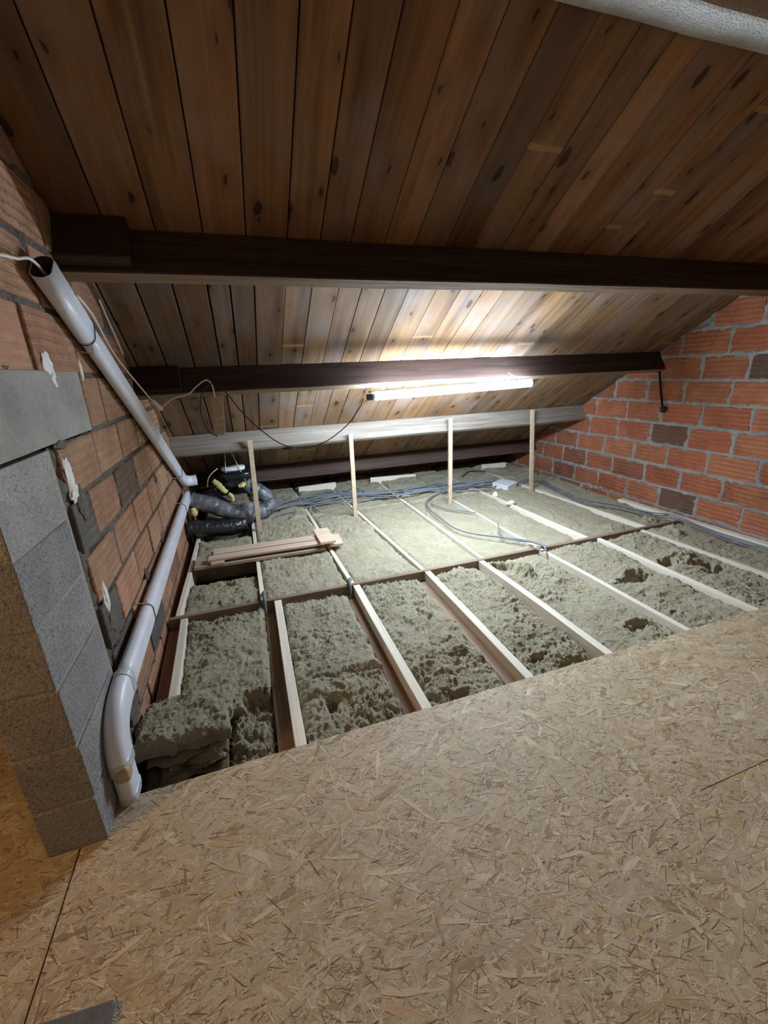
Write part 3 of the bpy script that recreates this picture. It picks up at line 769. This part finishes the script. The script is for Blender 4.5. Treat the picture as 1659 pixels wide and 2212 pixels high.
lowbatt(LOT % 'fourth', 3, 1.29, 2.562, (-0.050, -0.028), 0.036, 6, pits=[(1.45, 1.42, 0.13, 0.03, 0.07), (1.32, 1.52, 0.06, 0.03, 0.05)])
lowbatt(LOT % 'fifth', 4, 1.29, 2.562, (-0.026, -0.020), 0.028, 7, pits=[(1.72, 2.46, 0.10, 0.07, 0.12), (2.0, 1.52, 0.10, 0.05, 0.06)], lumps=[(1.80, 2.30, 0.07, 0.12, 0.07)])
lowbatt(LOT % 'sixth', 5, 1.29, 2.562, (-0.018, -0.014), 0.027, 8, pits=[(2.42, 1.93, 0.16, 0.045, 0.10), (2.30, 1.62, 0.025, 0.16, 0.035)], lumps=[(2.45, 2.02, 0.14, 0.06, 0.05)])
lowbatt(LOT % 'seventh', 6, 1.29, 2.562, (-0.016, -0.012), 0.030, 9, pits=[(2.82, 2.02, 0.075, 0.06, 0.13), (3.07, 1.86, 0.095, 0.06, 0.14)], lumps=[(2.98, 2.05, 0.17, 0.12, 0.055)])
lowbatt(LOT % 'eighth', 7, 1.29, 2.562, (-0.008, -0.004), 0.030, 10, cell=0.009, lumps=[(3.35, 2.40, 0.10, 0.10, 0.05)])
# middle row ------------------------------------------------------------
def upbatt(label, i, y0, y1, zt, amp, seed, cell=0.0085, **k):
    l, r = edges(up_, i, y0, y1, BR_Y, 4.2, 0.018, 0.018)
    return batt(label, l, r, y0, y1, zt, cell, amp, seed, **k)
upbatt('wool in the first bay between the brace and the stacked boards', 0, 2.618, 3.12, (-0.030, -0.045), 0.034, 21, pits=[(-0.22, 3.05, 0.07, 0.05, 0.07)], rough=0.8)
upbatt('small wool piece between the stacked boards and the black duct', 0, 3.50, 3.93, (-0.02, -0.005), 0.030, 22, rough=0.7)
upbatt(UPT % 'second', 1, 2.618, 4.22, (-0.022, -0.006), 0.032, 23, rough=0.85)
upbatt(UPT % 'third', 2, 2.618, 4.22, (-0.022, 0.000), 0.030, 24, rough=0.5, lumps=[(0.78, 3.80, 0.13, 0.28, 0.030)], pits=[(0.80, 3.62, 0.12, 0.04, 0.035)])
upbatt(UPT % 'fourth', 3, 2.618, 4.22, (-0.022, -0.006), 0.020, 25, rough=0.4)
upbatt(UPT % 'fifth', 4, 2.618, 4.22, (-0.022, -0.006), 0.020, 26, rough=0.4)
upbatt(UPT % 'sixth', 5, 2.618, 4.22, (-0.040, -0.006), 0.022, 27, rough=0.5, lumps=[(2.5, 3.8, 0.12, 0.2, 0.02)])
upbatt(UPT % 'seventh', 6, 2.618, 4.22, (-0.030, 0.004), 0.026, 28, rough=0.7, lumps=[(2.80, 3.1, 0.10, 0.35, 0.03), (3.05, 2.75, 0.15, 0.08, 0.03)])
upbatt(UPT % 'eighth', 7, 2.618, 4.22, (-0.012, 0.006), 0.026, 29, rough=0.7, lumps=[(3.45, 2.72, 0.10, 0.07, 0.05)])
# eaves row -------------------------------------------------------------
for i in range(8):
    z1_ = 0.03 + 0.02*math.sin(i*1.7)
    upbatt(FAT % ORD[i], i, 4.23 if i else 4.42, 5.62, (0.004, z1_), 0.036, 40+i, cell=0.016, rough=0.8, fib=0.4)

# torn slab with its paper facing at the front left
slab = batt('thick torn wool slab lying over the joist end beside the white elbow', (-0.575, -0.560), (-0.205, -0.200), 1.535, 1.83, (0.030, 0.022), 0.0055, 0.034, 70, zbot=-0.028, rough=1.4, fib=1.3, rag=0.02, group='loose wool pieces')
def flap(name, xs, y0, y1, z0, drop, seed, mat, label):
    nx, ny = 36, 12; vs = []; fs = []
    for s in (0, 1):
        for j in range(ny+1):
            for i in range(nx+1):
                u, v = i/nx, j/ny; x = xs[0]+(xs[1]-xs[0])*u
                edge = 0.020*math.sin(u*9+seed) + 0.018*noise.noise(Vector((u*7, seed, 0)))
                y = y1 + (y0+edge-y1)*v
                z = z0 - drop*v*v - 0.012*math.sin(u*7+seed)*v + 0.006*noise.noise(Vector((u*8, v*5, seed))) - s*0.0022
                vs.append((x, y, z))
    n1 = nx+1; N = n1*(ny+1)
    for j in range(ny):
        for i in range(nx):
            a = j*n1+i; fs.append((a+n1, a+n1+1, a+1, a)); fs.append((N+a, N+a+1, N+a+n1+1, N+a+n1))
    ring = [i for i in range(nx)] + [j*n1+nx for j in range(ny)] + [ny*n1+i for i in range(nx, 0, -1)] + [j*n1 for j in range(ny, 0, -1)]
    for k in range(len(ring)):
        a, b = ring[k], ring[(k+1) % len(ring)]; fs.append((a, b, N+b, N+a))
    o = link(name, mesh(name, vs, fs, True), MT[mat]); tag(o, label, 'paper', 'kraft facings'); return o
flap('kraft_facing', (-0.53, -0.222), 1.505, 1.70, -0.034, 0.012, 1.0, 'kraft', 'brown paper edge just under the torn wool slab')
flap('kraft_facing', (-0.475, -0.222), 1.440, 1.66, -0.066, 0.020, 2.6, 'kraft', 'curled brown paper facing hanging over the dark hole')
batt('thin wool layer on the curled brown paper facing', (-0.462, -0.462), (-0.230, -0.230), 1.478, 1.66, (-0.056, -0.045), 0.006, 0.016, 71, zbot=-0.064, rough=1.2, fib=1.0, group='loose wool pieces')
batt('dark wool lying deep in the hole between the white duct foot and the strand board', (-0.56, -0.56), (-0.225, -0.225), 1.30, 1.60, (-0.130, -0.150), 0.006, 0.05, 72, zbot=-0.215, rough=1.4, group='loose wool pieces')

# ================================================================== DUCTS ON THE LEFT WALL
PX = -0.540
d1 = empty('wall_duct', (PX, 1.86, 1.77)); tag(d1, 'sloping white oval duct with a dark open end, fixed to the left brick wall', 'duct')
def duct_part(name, pts, wa, wb, mat, parent, hollow=0.0, smooth_n=10, cap=True, up=(1, 0, 0)):
    path = smooth_path(pts, smooth_n)
    sec = [(b, a) for a, b in oval(wa, wb, 24)]
    me = sweep(name, [p - parent.location for p in path], sec, up, None, cap)
    return link(name, me, MT[mat], parent)
A1 = Vector((PX, 1.855, 1.770)); B1 = Vector((PX, 4.215, 0.505)); dd = (B1-A1).normalized()
J1 = A1 + dd*0.36
# socket piece, hollow at its open end
def hollow_duct(name, a, b, wa, wb, mat, parent, wall=0.003, deep=0.18):
    sec = [(q, p) for p, q in oval(wa, wb, 24)]; sin = [(q, p) for p, q in oval(wa-2*wall, wb-2*wall, 24)]
    t = (b-a).normalized(); up = Vector((1, 0, 0)); s = t.cross(up).normalized(); u = s.cross(t)
    vs = []; m_ = len(sec)
    shear = lambda q: q                       # end is cut upright
    def ring(p, sc, cut=False):
        for (x, y) in sc:
            q = p + s*x + u*y
            if cut: q += t*((q-p).dot(Vector((0, 0, 1)))*0.45)
            vs.append(q - parent.location)
    ring(b, sec); ring(a, sec, True); ring(a, sin, True); ring(a+t*deep, sin)
    fs = []
    for r_ in range(3):
        for k in range(m_):
            k2 = (k+1) % m_; fs.append((r_*m_+k, r_*m_+k2, (r_+1)*m_+k2, (r_+1)*m_+k))
    fs.append(tuple(range(m_-1, -1, -1))); fs.append(tuple(3*m_+k for k in range(m_)))
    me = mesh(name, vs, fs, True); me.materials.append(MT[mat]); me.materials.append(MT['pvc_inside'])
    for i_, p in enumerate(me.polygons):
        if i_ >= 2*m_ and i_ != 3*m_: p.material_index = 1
    bm = bmesh.new(); bm.from_mesh(me); bmesh.ops.recalc_face_normals(bm, faces=bm.faces[:]); bm.to_mesh(me); bm.free()
    return link(name, me, None, parent)
hollow_duct('socket_length', A1, J1, 0.064, 0.122, 'pvc', d1)
duct_part('long_length', [J1 - dd*0.03, (J1+B1)/2, B1], 0.055, 0.110, 'pvc', d1)
duct_part('end_collar', [B1 + Vector((0.0, -0.02, 0.01)), B1 + Vector((0.045, 0.02, -0.005)), B1 + Vector((0.10, 0.03, -0.005))], 0.10, 0.10, 'pvc', d1, up=(0, 0, 1))
def tie(parent, p, t, wa, wb):
    t = t.normalized(); up = Vector((1, 0, 0)); s = t.cross(up).normalized(); u = s.cross(t)
    pts = [p + s*y + u*x - parent.location for x, y in oval(wa, wb, 20)]; pts.append(pts[0])
    return link('wire_tie', sweep('wire_tie', pts, circle(0.0022, 6), None, None, True), MT['wire'], parent)
def nail(parent, p):
    pts = [p + Vector((-0.045, 0, 0.01)), p + Vector((-0.005, 0, 0.004)), p + Vector((0.012, 0, 0.0)), p + Vector((0.016, 0, 0.03))]
    return link('nail', sweep('nail', [q - parent.location for q in smooth_path(pts, 4)], circle(0.0028, 6)), MT['nail'], parent)
tie(d1, J1 - dd*0.005, dd, 0.072, 0.130); nail(d1, J1 + Vector((0.0, -0.01, -0.085)))
tie(d1, A1 + dd*2.35, dd, 0.062, 0.118); nail(d1, A1 + dd*2.3 + Vector((0.0, -0.02, -0.075)))
d2 = empty('wall_duct', (PX, 1.31, 0.018)); tag(d2, 'low white oval duct along the left wall with a taped elbow down to the floor', 'duct')
pts2 = [(PX, 1.5650, 0.318), (PX, 2.4, 0.332), (PX, 3.3, 0.350), (PX, 4.22, 0.366)]
duct_part('long_length', pts2, 0.055, 0.110, 'pvc', d2)
duct_part('elbow', [(PX, 1.5850, 0.319), (PX, 1.5000, 0.313), (PX, 1.4320, 0.290), (PX, 1.3850, 0.245), (PX, 1.3680, 0.19), (PX, 1.3670, 0.15)], 0.063, 0.118, 'pvc', d2)
duct_part('foot_length', [(PX, 1.3670, 0.165), (PX, 1.3670, 0.09), (PX, 1.3670, 0.0)], 0.055, 0.110, 'pvc', d2)
duct_part('tape_band', [(PX, 1.5900, 0.3193), (PX, 1.5750, 0.3187), (PX, 1.5570, 0.3182)], 0.068, 0.123, 'tape', d2)
duct_part('tape_band', [(PX, 1.3690, 0.185), (PX, 1.3670, 0.165), (PX, 1.3670, 0.142)], 0.067, 0.122, 'tape', d2)
o = box('tape_patch', (PX-0.012, 1.3035, 0.118), (PX+0.0345, 1.352, 0.178), MT['tape_tan'], None, 0.017, seg=4); o.parent = d2; o.location -= d2.location
duct_part('tape_band', [(PX, 1.3670, 0.040), (PX, 1.3670, 0.028), (PX, 1.3670, 0.019)], 0.062, 0.117, 'tape', d2)
tie(d2, Vector((PX, 2.08, 0.327)), Vector((0, 1, 0.01)), 0.061, 0.117); nail(d2, Vector((PX, 2.05, 0.40)))
tie(d2, Vector((PX, 3.75, 0.358)), Vector((0, 1, 0.01)), 0.061, 0.117); nail(d2, Vector((PX, 3.70, 0.43)))

# ================================================================== LIGHT TUBE
TY = 2.965
L0 = on_y(793, 858.5, TY); L1 = on_y(1149, 828, TY)
t = empty('tube_light', (L0+L1)/2); tag(t, 'lit white fluorescent batten hanging under the second purlin', 'lamp')
ax = (L1-L0).normalized(); Ltot = (L1-L0).length
def tube_seg(name, s0, s1, r, mat, sides=16):
    pts = [L0 + ax*s0 - t.location, L0 + ax*(s0+s1)/2 - t.location, L0 + ax*s1 - t.location]
    return link(name, sweep(name, pts, circle(r, sides), None, None, True), MT[mat], t)
tube_seg('diffuser', 0.072, Ltot-0.012, 0.0255, 'tube', 20)
tube_seg('end_cap', 0.0, 0.072, 0.022, 'felt'); tube_seg('end_cap', Ltot-0.012, Ltot, 0.027, 'white_plastic')
hs = beam_between('housing_shield', L0 + ax*0.02 + Vector((0, 0.006, 0.034)) - t.location, L1 + Vector((0, 0.006, 0.034)) - t.location, 0.041, 0.014, MT['white_plastic'], t, 0.003)  # back strip sized to screen the tube's light from the boards above
for s in (0.16, Ltot-0.12):
    p = L0 + ax*s
    link('hanger', sweep('hanger', smooth_path([p + Vector((0, 0.012, 0.035)) - t.location, p + Vector((-0.005, 0.06, 0.06)) - t.location, p + Vector((-0.012, 0.135, 0.09)) - t.location], 4), circle(0.0025, 6)), MT['nail'], t)

# ================================================================== CABLES
def grp(o, label, cat='cable', group=None): return tag(o, label, cat, group)
wc = empty('white_cable', on_y(345, 880, 3.05)); tag(wc, 'white cable running from the open duct to a plug by the purlin', 'cable')
def sub(name, pts, r, mat, parent, n=7): return link(name, sweep(name, [q - parent.location for q in smooth_path(pts, n)], circle(r, 8)), MT[mat], parent)
sub('lead', [on_x(-60, 548, -0.56), on_x(0, 550, -0.555), on_x(35, 558, -0.548), on_x(72, 564, -0.540), A1 + dd*0.12], 0.005, 'white_cable', wc)
pc = on_y(345, 882, 3.05)
sub('lead', [A1 + dd*0.2 + Vector((0.035, 0, 0.04)), J1 + Vector((0.040, 0.0, 0.062)), on_y(250, 770, 2.55), on_y(315, 850, 2.92), pc + Vector((-0.03, -0.03, 0.05))], 0.0042, 'white_cable', wc)
sub('plug', [pc + Vector((-0.035, -0.03, 0.055)), pc + Vector((-0.012, -0.012, 0.022)), pc + Vector((0.0, 0.0, 0.0)), pc + Vector((0.004, 0.004, -0.012))], 0.017, 'white_cable', wc, 4)
sub('lead', [pc + Vector((0.005, 0.0, 0.0)), on_y(372, 862, 3.06), on_y(408, 850, 3.06), on_y(425, 834, 3.07), on_y(445, 821, 3.07), on_y(458, 832, 3.08), on_y(464, 858, 3.095)], 0.0045, 'white_cable', wc)
bc = empty('black_cable', on_y(620, 965, 3.06)); tag(bc, 'thin black cable looping from the purlin down and up to the lit tube', 'cable')
sub('lead', [on_y(470, 943, 3.08), on_y(448, 928, 3.07), on_y(433, 885, 3.06), on_y(440, 842, 3.06), on_y(466, 829, 3.06), on_y(490, 850, 3.06), on_y(525, 893, 3.06), on_y(565, 930, 3.06), on_y(612, 961, 3.06), on_y(660, 967, 3.06), on_y(705, 953, 3.055), on_y(750, 918, 3.05), on_y(776, 882, 3.0), on_y(785, 862, 2.968)], 0.0038, 'wire', bc)
o = link('joint', lathe_blob('joint', 0.045, 0.014, 0.010, 3, 0.3), MT['wire'], bc); o.location = on_y(625, 968, 3.06) - bc.location
# bundle of grey conduits across the insulation
main = [(590, 1103), (640, 1091), (700, 1079), (770, 1074), (840, 1069), (905, 1061), (970, 1054), (1030, 1048), (1078, 1043)]
cr = random.Random(17)
for k in range(9):
    pts = []
    off = (k-4)*0.016
    ph = cr.uniform(0, 6.28)
    n_ = len(main)
    s0 = 0 if k % 3 else 1
    for q, (u, v_) in enumerate(main[s0:]):
        p = on_z(u, v_, 0.03); wob = 0.075*math.sin(q*1.3+ph) + cr.uniform(-0.03, 0.03)
        conv = 1.0 if 0 < q < n_-2 else 0.55
        pts.append(Vector((p.x + cr.uniform(-.03, .03), p.y + (off*2.2 + wob)*conv, 0.028 + 0.012*(k % 3) + cr.uniform(0, 0.02))))
    if k % 3 == 0: pts[0].z = 0.01
    o = cable('grey_conduit', pts, 0.0075, MT['grey_conduit' if k % 2 else 'blue_conduit'])
    grp(o, 'grey conduit in the loose bundle lying across the insulation towards the junction box', 'conduit', 'conduits of the bundle across the insulation')
def floor_cable(px, z, r, mat, label, group=None, name='grey_conduit'):
    o = cable(name, [on_z(u, v_, (z[i] if isinstance(z, (list, tuple)) else z)) for i, (u, v_) in enumerate(px)], r, MT[mat]); grp(o, label, 'conduit', group); return o
floor_cable([(1000, 1052), (950, 1066), (924, 1080), (926, 1097), (950, 1118), (985, 1142), (1030, 1154), (1090, 1161), (1140, 1168), (1172, 1178), (1180, 1190)], 0.028, 0.0075, 'grey_conduit', 'grey conduit looping forward over the joists to the brace')
floor_cable([(930, 1088), (960, 1098), (1000, 1103), (1028, 1108)], 0.022, 0.007, 'blue_conduit', 'short grey conduit end inside the big forward loop')
floor_cable([(1075, 1130), (1085, 1158), (1120, 1168), (1160, 1172), (1178, 1180), (1172, 1190), (1150, 1182)], 0.028, 0.0065, 'grey_conduit', 'thin grey conduit coiled on the bright joist before the brace')
floor_cable([(690, 1105), (678, 1095), (700, 1082), (740, 1076)], 0.026, 0.0075, 'blue_conduit', 'grey conduit curling forward below the second post')
floor_cable([(740, 1062), (770, 1056), (800, 1070)], 0.035, 0.006, 'wire', 'thin dark cable arching behind the second post', None, 'dark_cable')
floor_cable([(998, 1030), (1012, 1019), (1030, 1017), (1050, 1018)], 0.04, 0.006, 'wire', 'thin dark cable arching behind the third post', None, 'dark_cable')
floor_cable([(598, 1116), (618, 1108), (636, 1103), (640, 1108), (630, 1116), (622, 1119)], [0.02, 0.045, 0.045, 0.04, 0.035, 0.02], 0.006, 'blue_conduit', 'short loop of grey cable in front of the grey duct')
for k, dv in enumerate((0, 6, 11)):
    floor_cable([(1115, 1041+dv*.4), (1160, 1033+dv*.6), (1200, 1052+dv*.7), (1260, 1077+dv*.9), (1330, 1090+dv*(1.3 if k == 1 else .6)), (1400, 1106+dv*.8), (1455, 1113+dv*.7), (1500, 1131+dv*.7), (1560, 1153+dv*.9), (1659, 1184+dv), (1760, 1217+dv)], [0.03, 0.03, 0.026, 0.018, 0.016, 0.016, 0.02, 0.02, 0.016, 0.014, 0.014], 0.006, 'grey_conduit' if k else 'blue_conduit',
                'grey conduit running along the foot of the right brick wall', 'conduits along the right wall')
# conduits coming up beside the joists
def up_conduit(pts, r, label):
    o = cable('bent_conduit', pts, r, MT['grey_conduit']); grp(o, label, 'conduit'); return o
a = on_z(572, 1300, 0.0)
up_conduit([(a.x-0.005, BR_Y-0.07, -0.16), (a.x-0.004, BR_Y-0.05, -0.04), (a.x, BR_Y-0.015, 0.028), (a.x+0.004, BR_Y+0.06, 0.03), (a.x+0.008, BR_Y+0.16, -0.02), (a.x+0.01, BR_Y+0.2, -0.10)], 0.0115, 'thick grey conduit bent over the brace beside the second joist')
a = on_z(756, 1262, 0.0)
up_conduit([(a.x-0.012, BR_Y-0.07, -0.10), (a.x-0.010, BR_Y-0.04, -0.01), (a.x-0.004, BR_Y, 0.026), (a.x+0.012, BR_Y+0.05, 0.02), (a.x+0.03, BR_Y+0.09, -0.06)], 0.010, 'small grey conduit bent over the brace beside the third joist')
# junction box
jb = on_z(1090, 1043, 0.06); t = empty('junction_box', (jb.x, jb.y, 0.0)); tag(t, 'square white junction box at the end of the conduits', 'box')
o = box('body', (-0.105, -0.105, 0.0), (0.105, 0.105, 0.055), MT['white_plastic'], t, 0.006, seg=2)
o = box('lid', (-0.11, -0.11, 0.052), (0.11, 0.11, 0.068), MT['white_plastic'], t, 0.006, seg=2)
for sx in (-1, 1):
    for sy in (-1, 1): box('screw', (sx*0.09-0.007, sy*0.09-0.007, 0.066), (sx*0.09+0.007, sy*0.09+0.007, 0.070), MT['nail'], t, 0.002)
t.rotation_euler = (0.05, -0.04, 0.45)
for k, (u, v_, lab) in enumerate([(1070, 1068, 'small white plastic scrap on the joist, nearer the junction box'), (1104, 1086, 'larger white plastic scrap on the joist in front of the junction box')]):
    p = on_z(u, v_, 0.018); o = link('plastic_scrap', lathe_blob('plastic_scrap', 0.035+0.012*k, 0.03, 0.026, 30+k, 0.7, 2.2), MT['white_plastic']); o.location = (p.x, p.y, 0.016); tag(o, lab, 'scrap')
# grey cable along the join of left wall and roof
wcab = cable('roof_edge_cable', [on_x(u, v_, XL+0.012) for u, v_ in [(202, 612), (215, 650), (232, 690), (250, 730), (265, 765)]], 0.006, MT['white_cable'])
grp(wcab, 'thin pale cable tucked where the left wall meets the roof boards', 'cable')

# ================================================================== VENTILATION UNIT
vu = empty('ventilation_unit', (-0.09, 4.52, 0.30)); tag(vu, 'black hanging ventilation unit with a white lid', 'fan unit')
def rounded_body(name, rx, ry, z0, z1, mat, rings, sides=28, sq=3.2):
    vs = []; fs = []
    for (t_, f) in rings:
        for k in range(sides):
            a = 2*math.pi*k/sides; c, s = math.cos(a), math.sin(a)
            rr_ = (abs(c)**sq+abs(s)**sq)**(-1/sq)
            vs.append((rx*f*rr_*c, ry*f*rr_*s, z0+(z1-z0)*t_))
    n = len(rings)
    for i in range(n-1):
        for k in range(sides):
            k2 = (k+1) % sides; fs.append((i*sides+k, i*sides+k2, (i+1)*sides+k2, (i+1)*sides+k))
    fs.append(tuple(range(sides-1, -1, -1))); fs.append(tuple((n-1)*sides+k for k in range(sides)))
    return link(name, mesh(name, vs, fs, True), MT[mat], vu)
rounded_body('body', 0.165, 0.15, -0.02, 0.215, 'black_plastic', [(0, .80), (.05, .90), (.3, .93), (.33, .98), (.45, .98), (.48, .94), (.62, .94), (.65, 1.0), (.86, 1.0), (.92, .95), (1.0, .80)])
lid = rounded_body('lid', 0.115, 0.085, 0.215, 0.250, 'white_plastic', [(0, .96), (.15, 1.0), (.7, 1.0), (1.0, .93)]); lid.location = (-0.02, -0.03, 0.0)
for (u, v_, sx) in ((488, 975, 0), (508, 975, 1)):
    top = on_y((485, 497)[sx], 972, 4.42)
    b = (Vector((-0.10, -0.12, 0.13)), Vector((0.085, -0.145, 0.10)))[sx]
    link('hanging_cord', sweep('hanging_cord', smooth_path([top - vu.location, (top - vu.location).lerp(b, 0.5), b], 4), circle(0.0035, 6)), MT['white_cable'], vu)
# side spigots
link('spigot', sweep('spigot', smooth_path([(-0.14, -0.05, 0.06), (-0.19, -0.08, 0.03)], 3), circle(0.055, 16)), MT['black_plastic'], vu)
link('spigot', sweep('spigot', smooth_path([(0.10, -0.10, 0.05), (0.16, -0.13, 0.02)], 3), circle(0.055, 16)), MT['black_plastic'], vu)
def flex(label, pts, r, mat, seed, name='flexible_duct', rings=True):
    path = smooth_path(pts, 14)
    sc = lambda i, t_, k: (1 + (0.02*math.sin(i*1.05) if rings else 0.0) + 0.08*noise.noise(Vector((i*0.23, k*0.45, seed))) + 0.10*noise.noise(Vector((i*0.5, k*0.9, seed+9))))
    o = link(name, sweep(name, path, circle(r, 22), None, sc, True), MT[mat]); return o
def fy(u, v_, y): return on_y(u, v_, y)
o = flex('', [fy(412, 1081, 4.22), fy(445, 1088, 4.20), fy(485, 1101, 4.17), fy(520, 1111, 4.14), fy(548, 1116, 4.14)], 0.080, 'foil', 1)
tag(o, 'shiny grey wrapped duct running from the left wall to the bend', 'duct', 'flexible ducts')
o = flex('', [fy(531, 1046, 4.44), fy(553, 1058, 4.42), fy(576, 1074, 4.40), fy(582, 1090, 4.36), fy(570, 1102, 4.32), fy(548, 1106, 4.28), fy(536, 1096, 4.26), fy(533, 1088, 4.27)], 0.078, 'foil', 2)
tag(o, 'shiny grey wrapped duct bending back behind the leftmost post', 'duct', 'flexible ducts')
o = flex('', [fy(405, 1143, 4.06), fy(450, 1141, 4.06), fy(495, 1139, 4.06), fy(530, 1129, 4.10)], 0.078, 'foil_black', 3, rings=False)
tag(o, 'shiny black wrapped duct lying low beside the left wall', 'duct', 'flexible ducts')
o = flex('', [fy(455, 1060, 4.46), fy(463, 1078, 4.42), fy(480, 1092, 4.40), fy(492, 1098, 4.42)], 0.075, 'foil_black', 4)
tag(o, 'black wrapped duct dropping from the left of the ventilation unit', 'duct', 'flexible ducts')
for k, (pts, r, lab) in enumerate([([fy(460, 1038, 4.33), fy(470, 1046, 4.33), fy(482, 1058, 4.32), fy(490, 1064, 4.32)], 0.020, 'torn yellow glass wool left of the black unit'), ([fy(494, 1066, 4.31), fy(501, 1072, 4.30), fy(503, 1082, 4.30)], 0.013, 'small ragged yellow glass wool strip below the black unit'),
                             ([fy(515, 1050, 4.32), fy(524, 1048, 4.32), fy(528, 1042, 4.33)], 0.016, 'yellow glass wool tuft at the right of the black unit'), ([fy(416, 1098, 4.12), fy(419, 1108, 4.12), fy(422, 1114, 4.12)], 0.022, 'yellow glass wool tuft by the far end of the low duct')]):
    path = smooth_path(pts, 8); sc = lambda i, t_, q: 1 + 0.8*noise.noise(Vector((i*0.5, q*0.9, k*5))) + 0.4*math.sin(3.1*t_)
    o = link('glass_wool', sweep('glass_wool', path, circle(r, 12), None, sc, True), MT['foam']); tag(o, lab, 'insulation', 'yellow glass wool scraps')
o = cable('unit_cable', [fy(470, 1012, 4.40), fy(458, 1022, 4.36), fy(450, 1034, 4.36), fy(448, 1052, 4.36)], 0.005, MT['white_cable']); grp(o, 'pale cable curving off the left of the black unit', 'cable')
o = cable('unit_cable', [fy(484, 1082, 4.26), fy(500, 1092, 4.26), fy(514, 1100, 4.25), fy(528, 1104, 4.24)], 0.005, MT['white_cable']); grp(o, 'pale cable lying between the black unit and the grey duct', 'cable')

# ================================================================== BOARDS STACKED ON THE JOISTS
def flat_board(name, corner, dx_, dy_, rot, z, h, lab, seed, v=1.0, mat='board'):
    me = box_mesh(name, dx_, dy_, h, 0.002, cuts=(0, 6, 0.002), seed=seed)
    o = link(name, me, MT[mat]); o.location = (corner[0], corner[1], z+h/2); o.rotation_euler = (0, 0, rot); o.color = (v, v, v, 1); tag(o, lab, 'board', 'boards stacked on the joists'); return o
rz = math.radians(-1.5)
flat_board('loose_board', (0.04, 3.375), 1.02, 0.23, rz, 0.004, 0.024, 'wide brown board at the bottom of the board stack', 1, 0.72)
flat_board('loose_board', (-0.30, 3.40), 0.10, 0.30, rz+0.05, 0.029, 0.020, 'short cross piece at the left of the board stack', 2, 0.95)
flat_board('loose_board', (0.10, 3.43), 0.86, 0.105, rz, 0.0495, 0.020, 'far narrow planed board on top of the stack', 3, 1.05)
flat_board('loose_board', (0.085, 3.315), 0.90, 0.085, rz, 0.0495, 0.020, 'near narrow planed board on top of the stack', 4, 1.0)
flat_board('loose_board', (0.565, 3.385), 0.13, 0.33, rz+0.04, 0.0695, 0.022, 'short square-ended piece across the right end of the stack', 5, 1.15)
flat_board('loose_board', (0.645, 3.36), 0.11, 0.24, rz-0.03, 0.030, 0.022, 'pale offcut under the right end of the board stack', 6, 1.1)

# ================================================================== IRON HOOK, FELT CORNER
a = on_x(1424, 792, XR-0.03); b = on_x(1428, 850, XR-0.03); c_ = on_x(1432, 884, XR-0.03)
t = empty('iron_tie', b); tag(t, 'dark iron strap hanging on the right brick wall below the purlin end', 'strap')
link('strap', sweep('strap', [q - b for q in smooth_path([a, b, c_], 5)], [(-0.012, -0.003), (0.012, -0.003), (0.012, 0.003), (-0.012, 0.003)], None, None, True, False), MT['iron'], t)
o = link('knob', lathe_blob('knob', 0.020, 0.028, 0.030, 2, 0.3), MT['iron'], t); o.location = c_ - b
ga = on_z(240, 2182, 0.03)
me = box_mesh('felt_offcut', 0.30, 0.16, 0.022, 0.004, 2, 0.004, 3)
o = link('felt_offcut', me, MT['felt']); o.rotation_euler = (0, 0, math.radians(-4)); o.location = (ga.x-0.15, ga.y-0.055, 0.030); tag(o, 'corner of a dark grey felt strip on the strand board, bottom left', 'offcut')
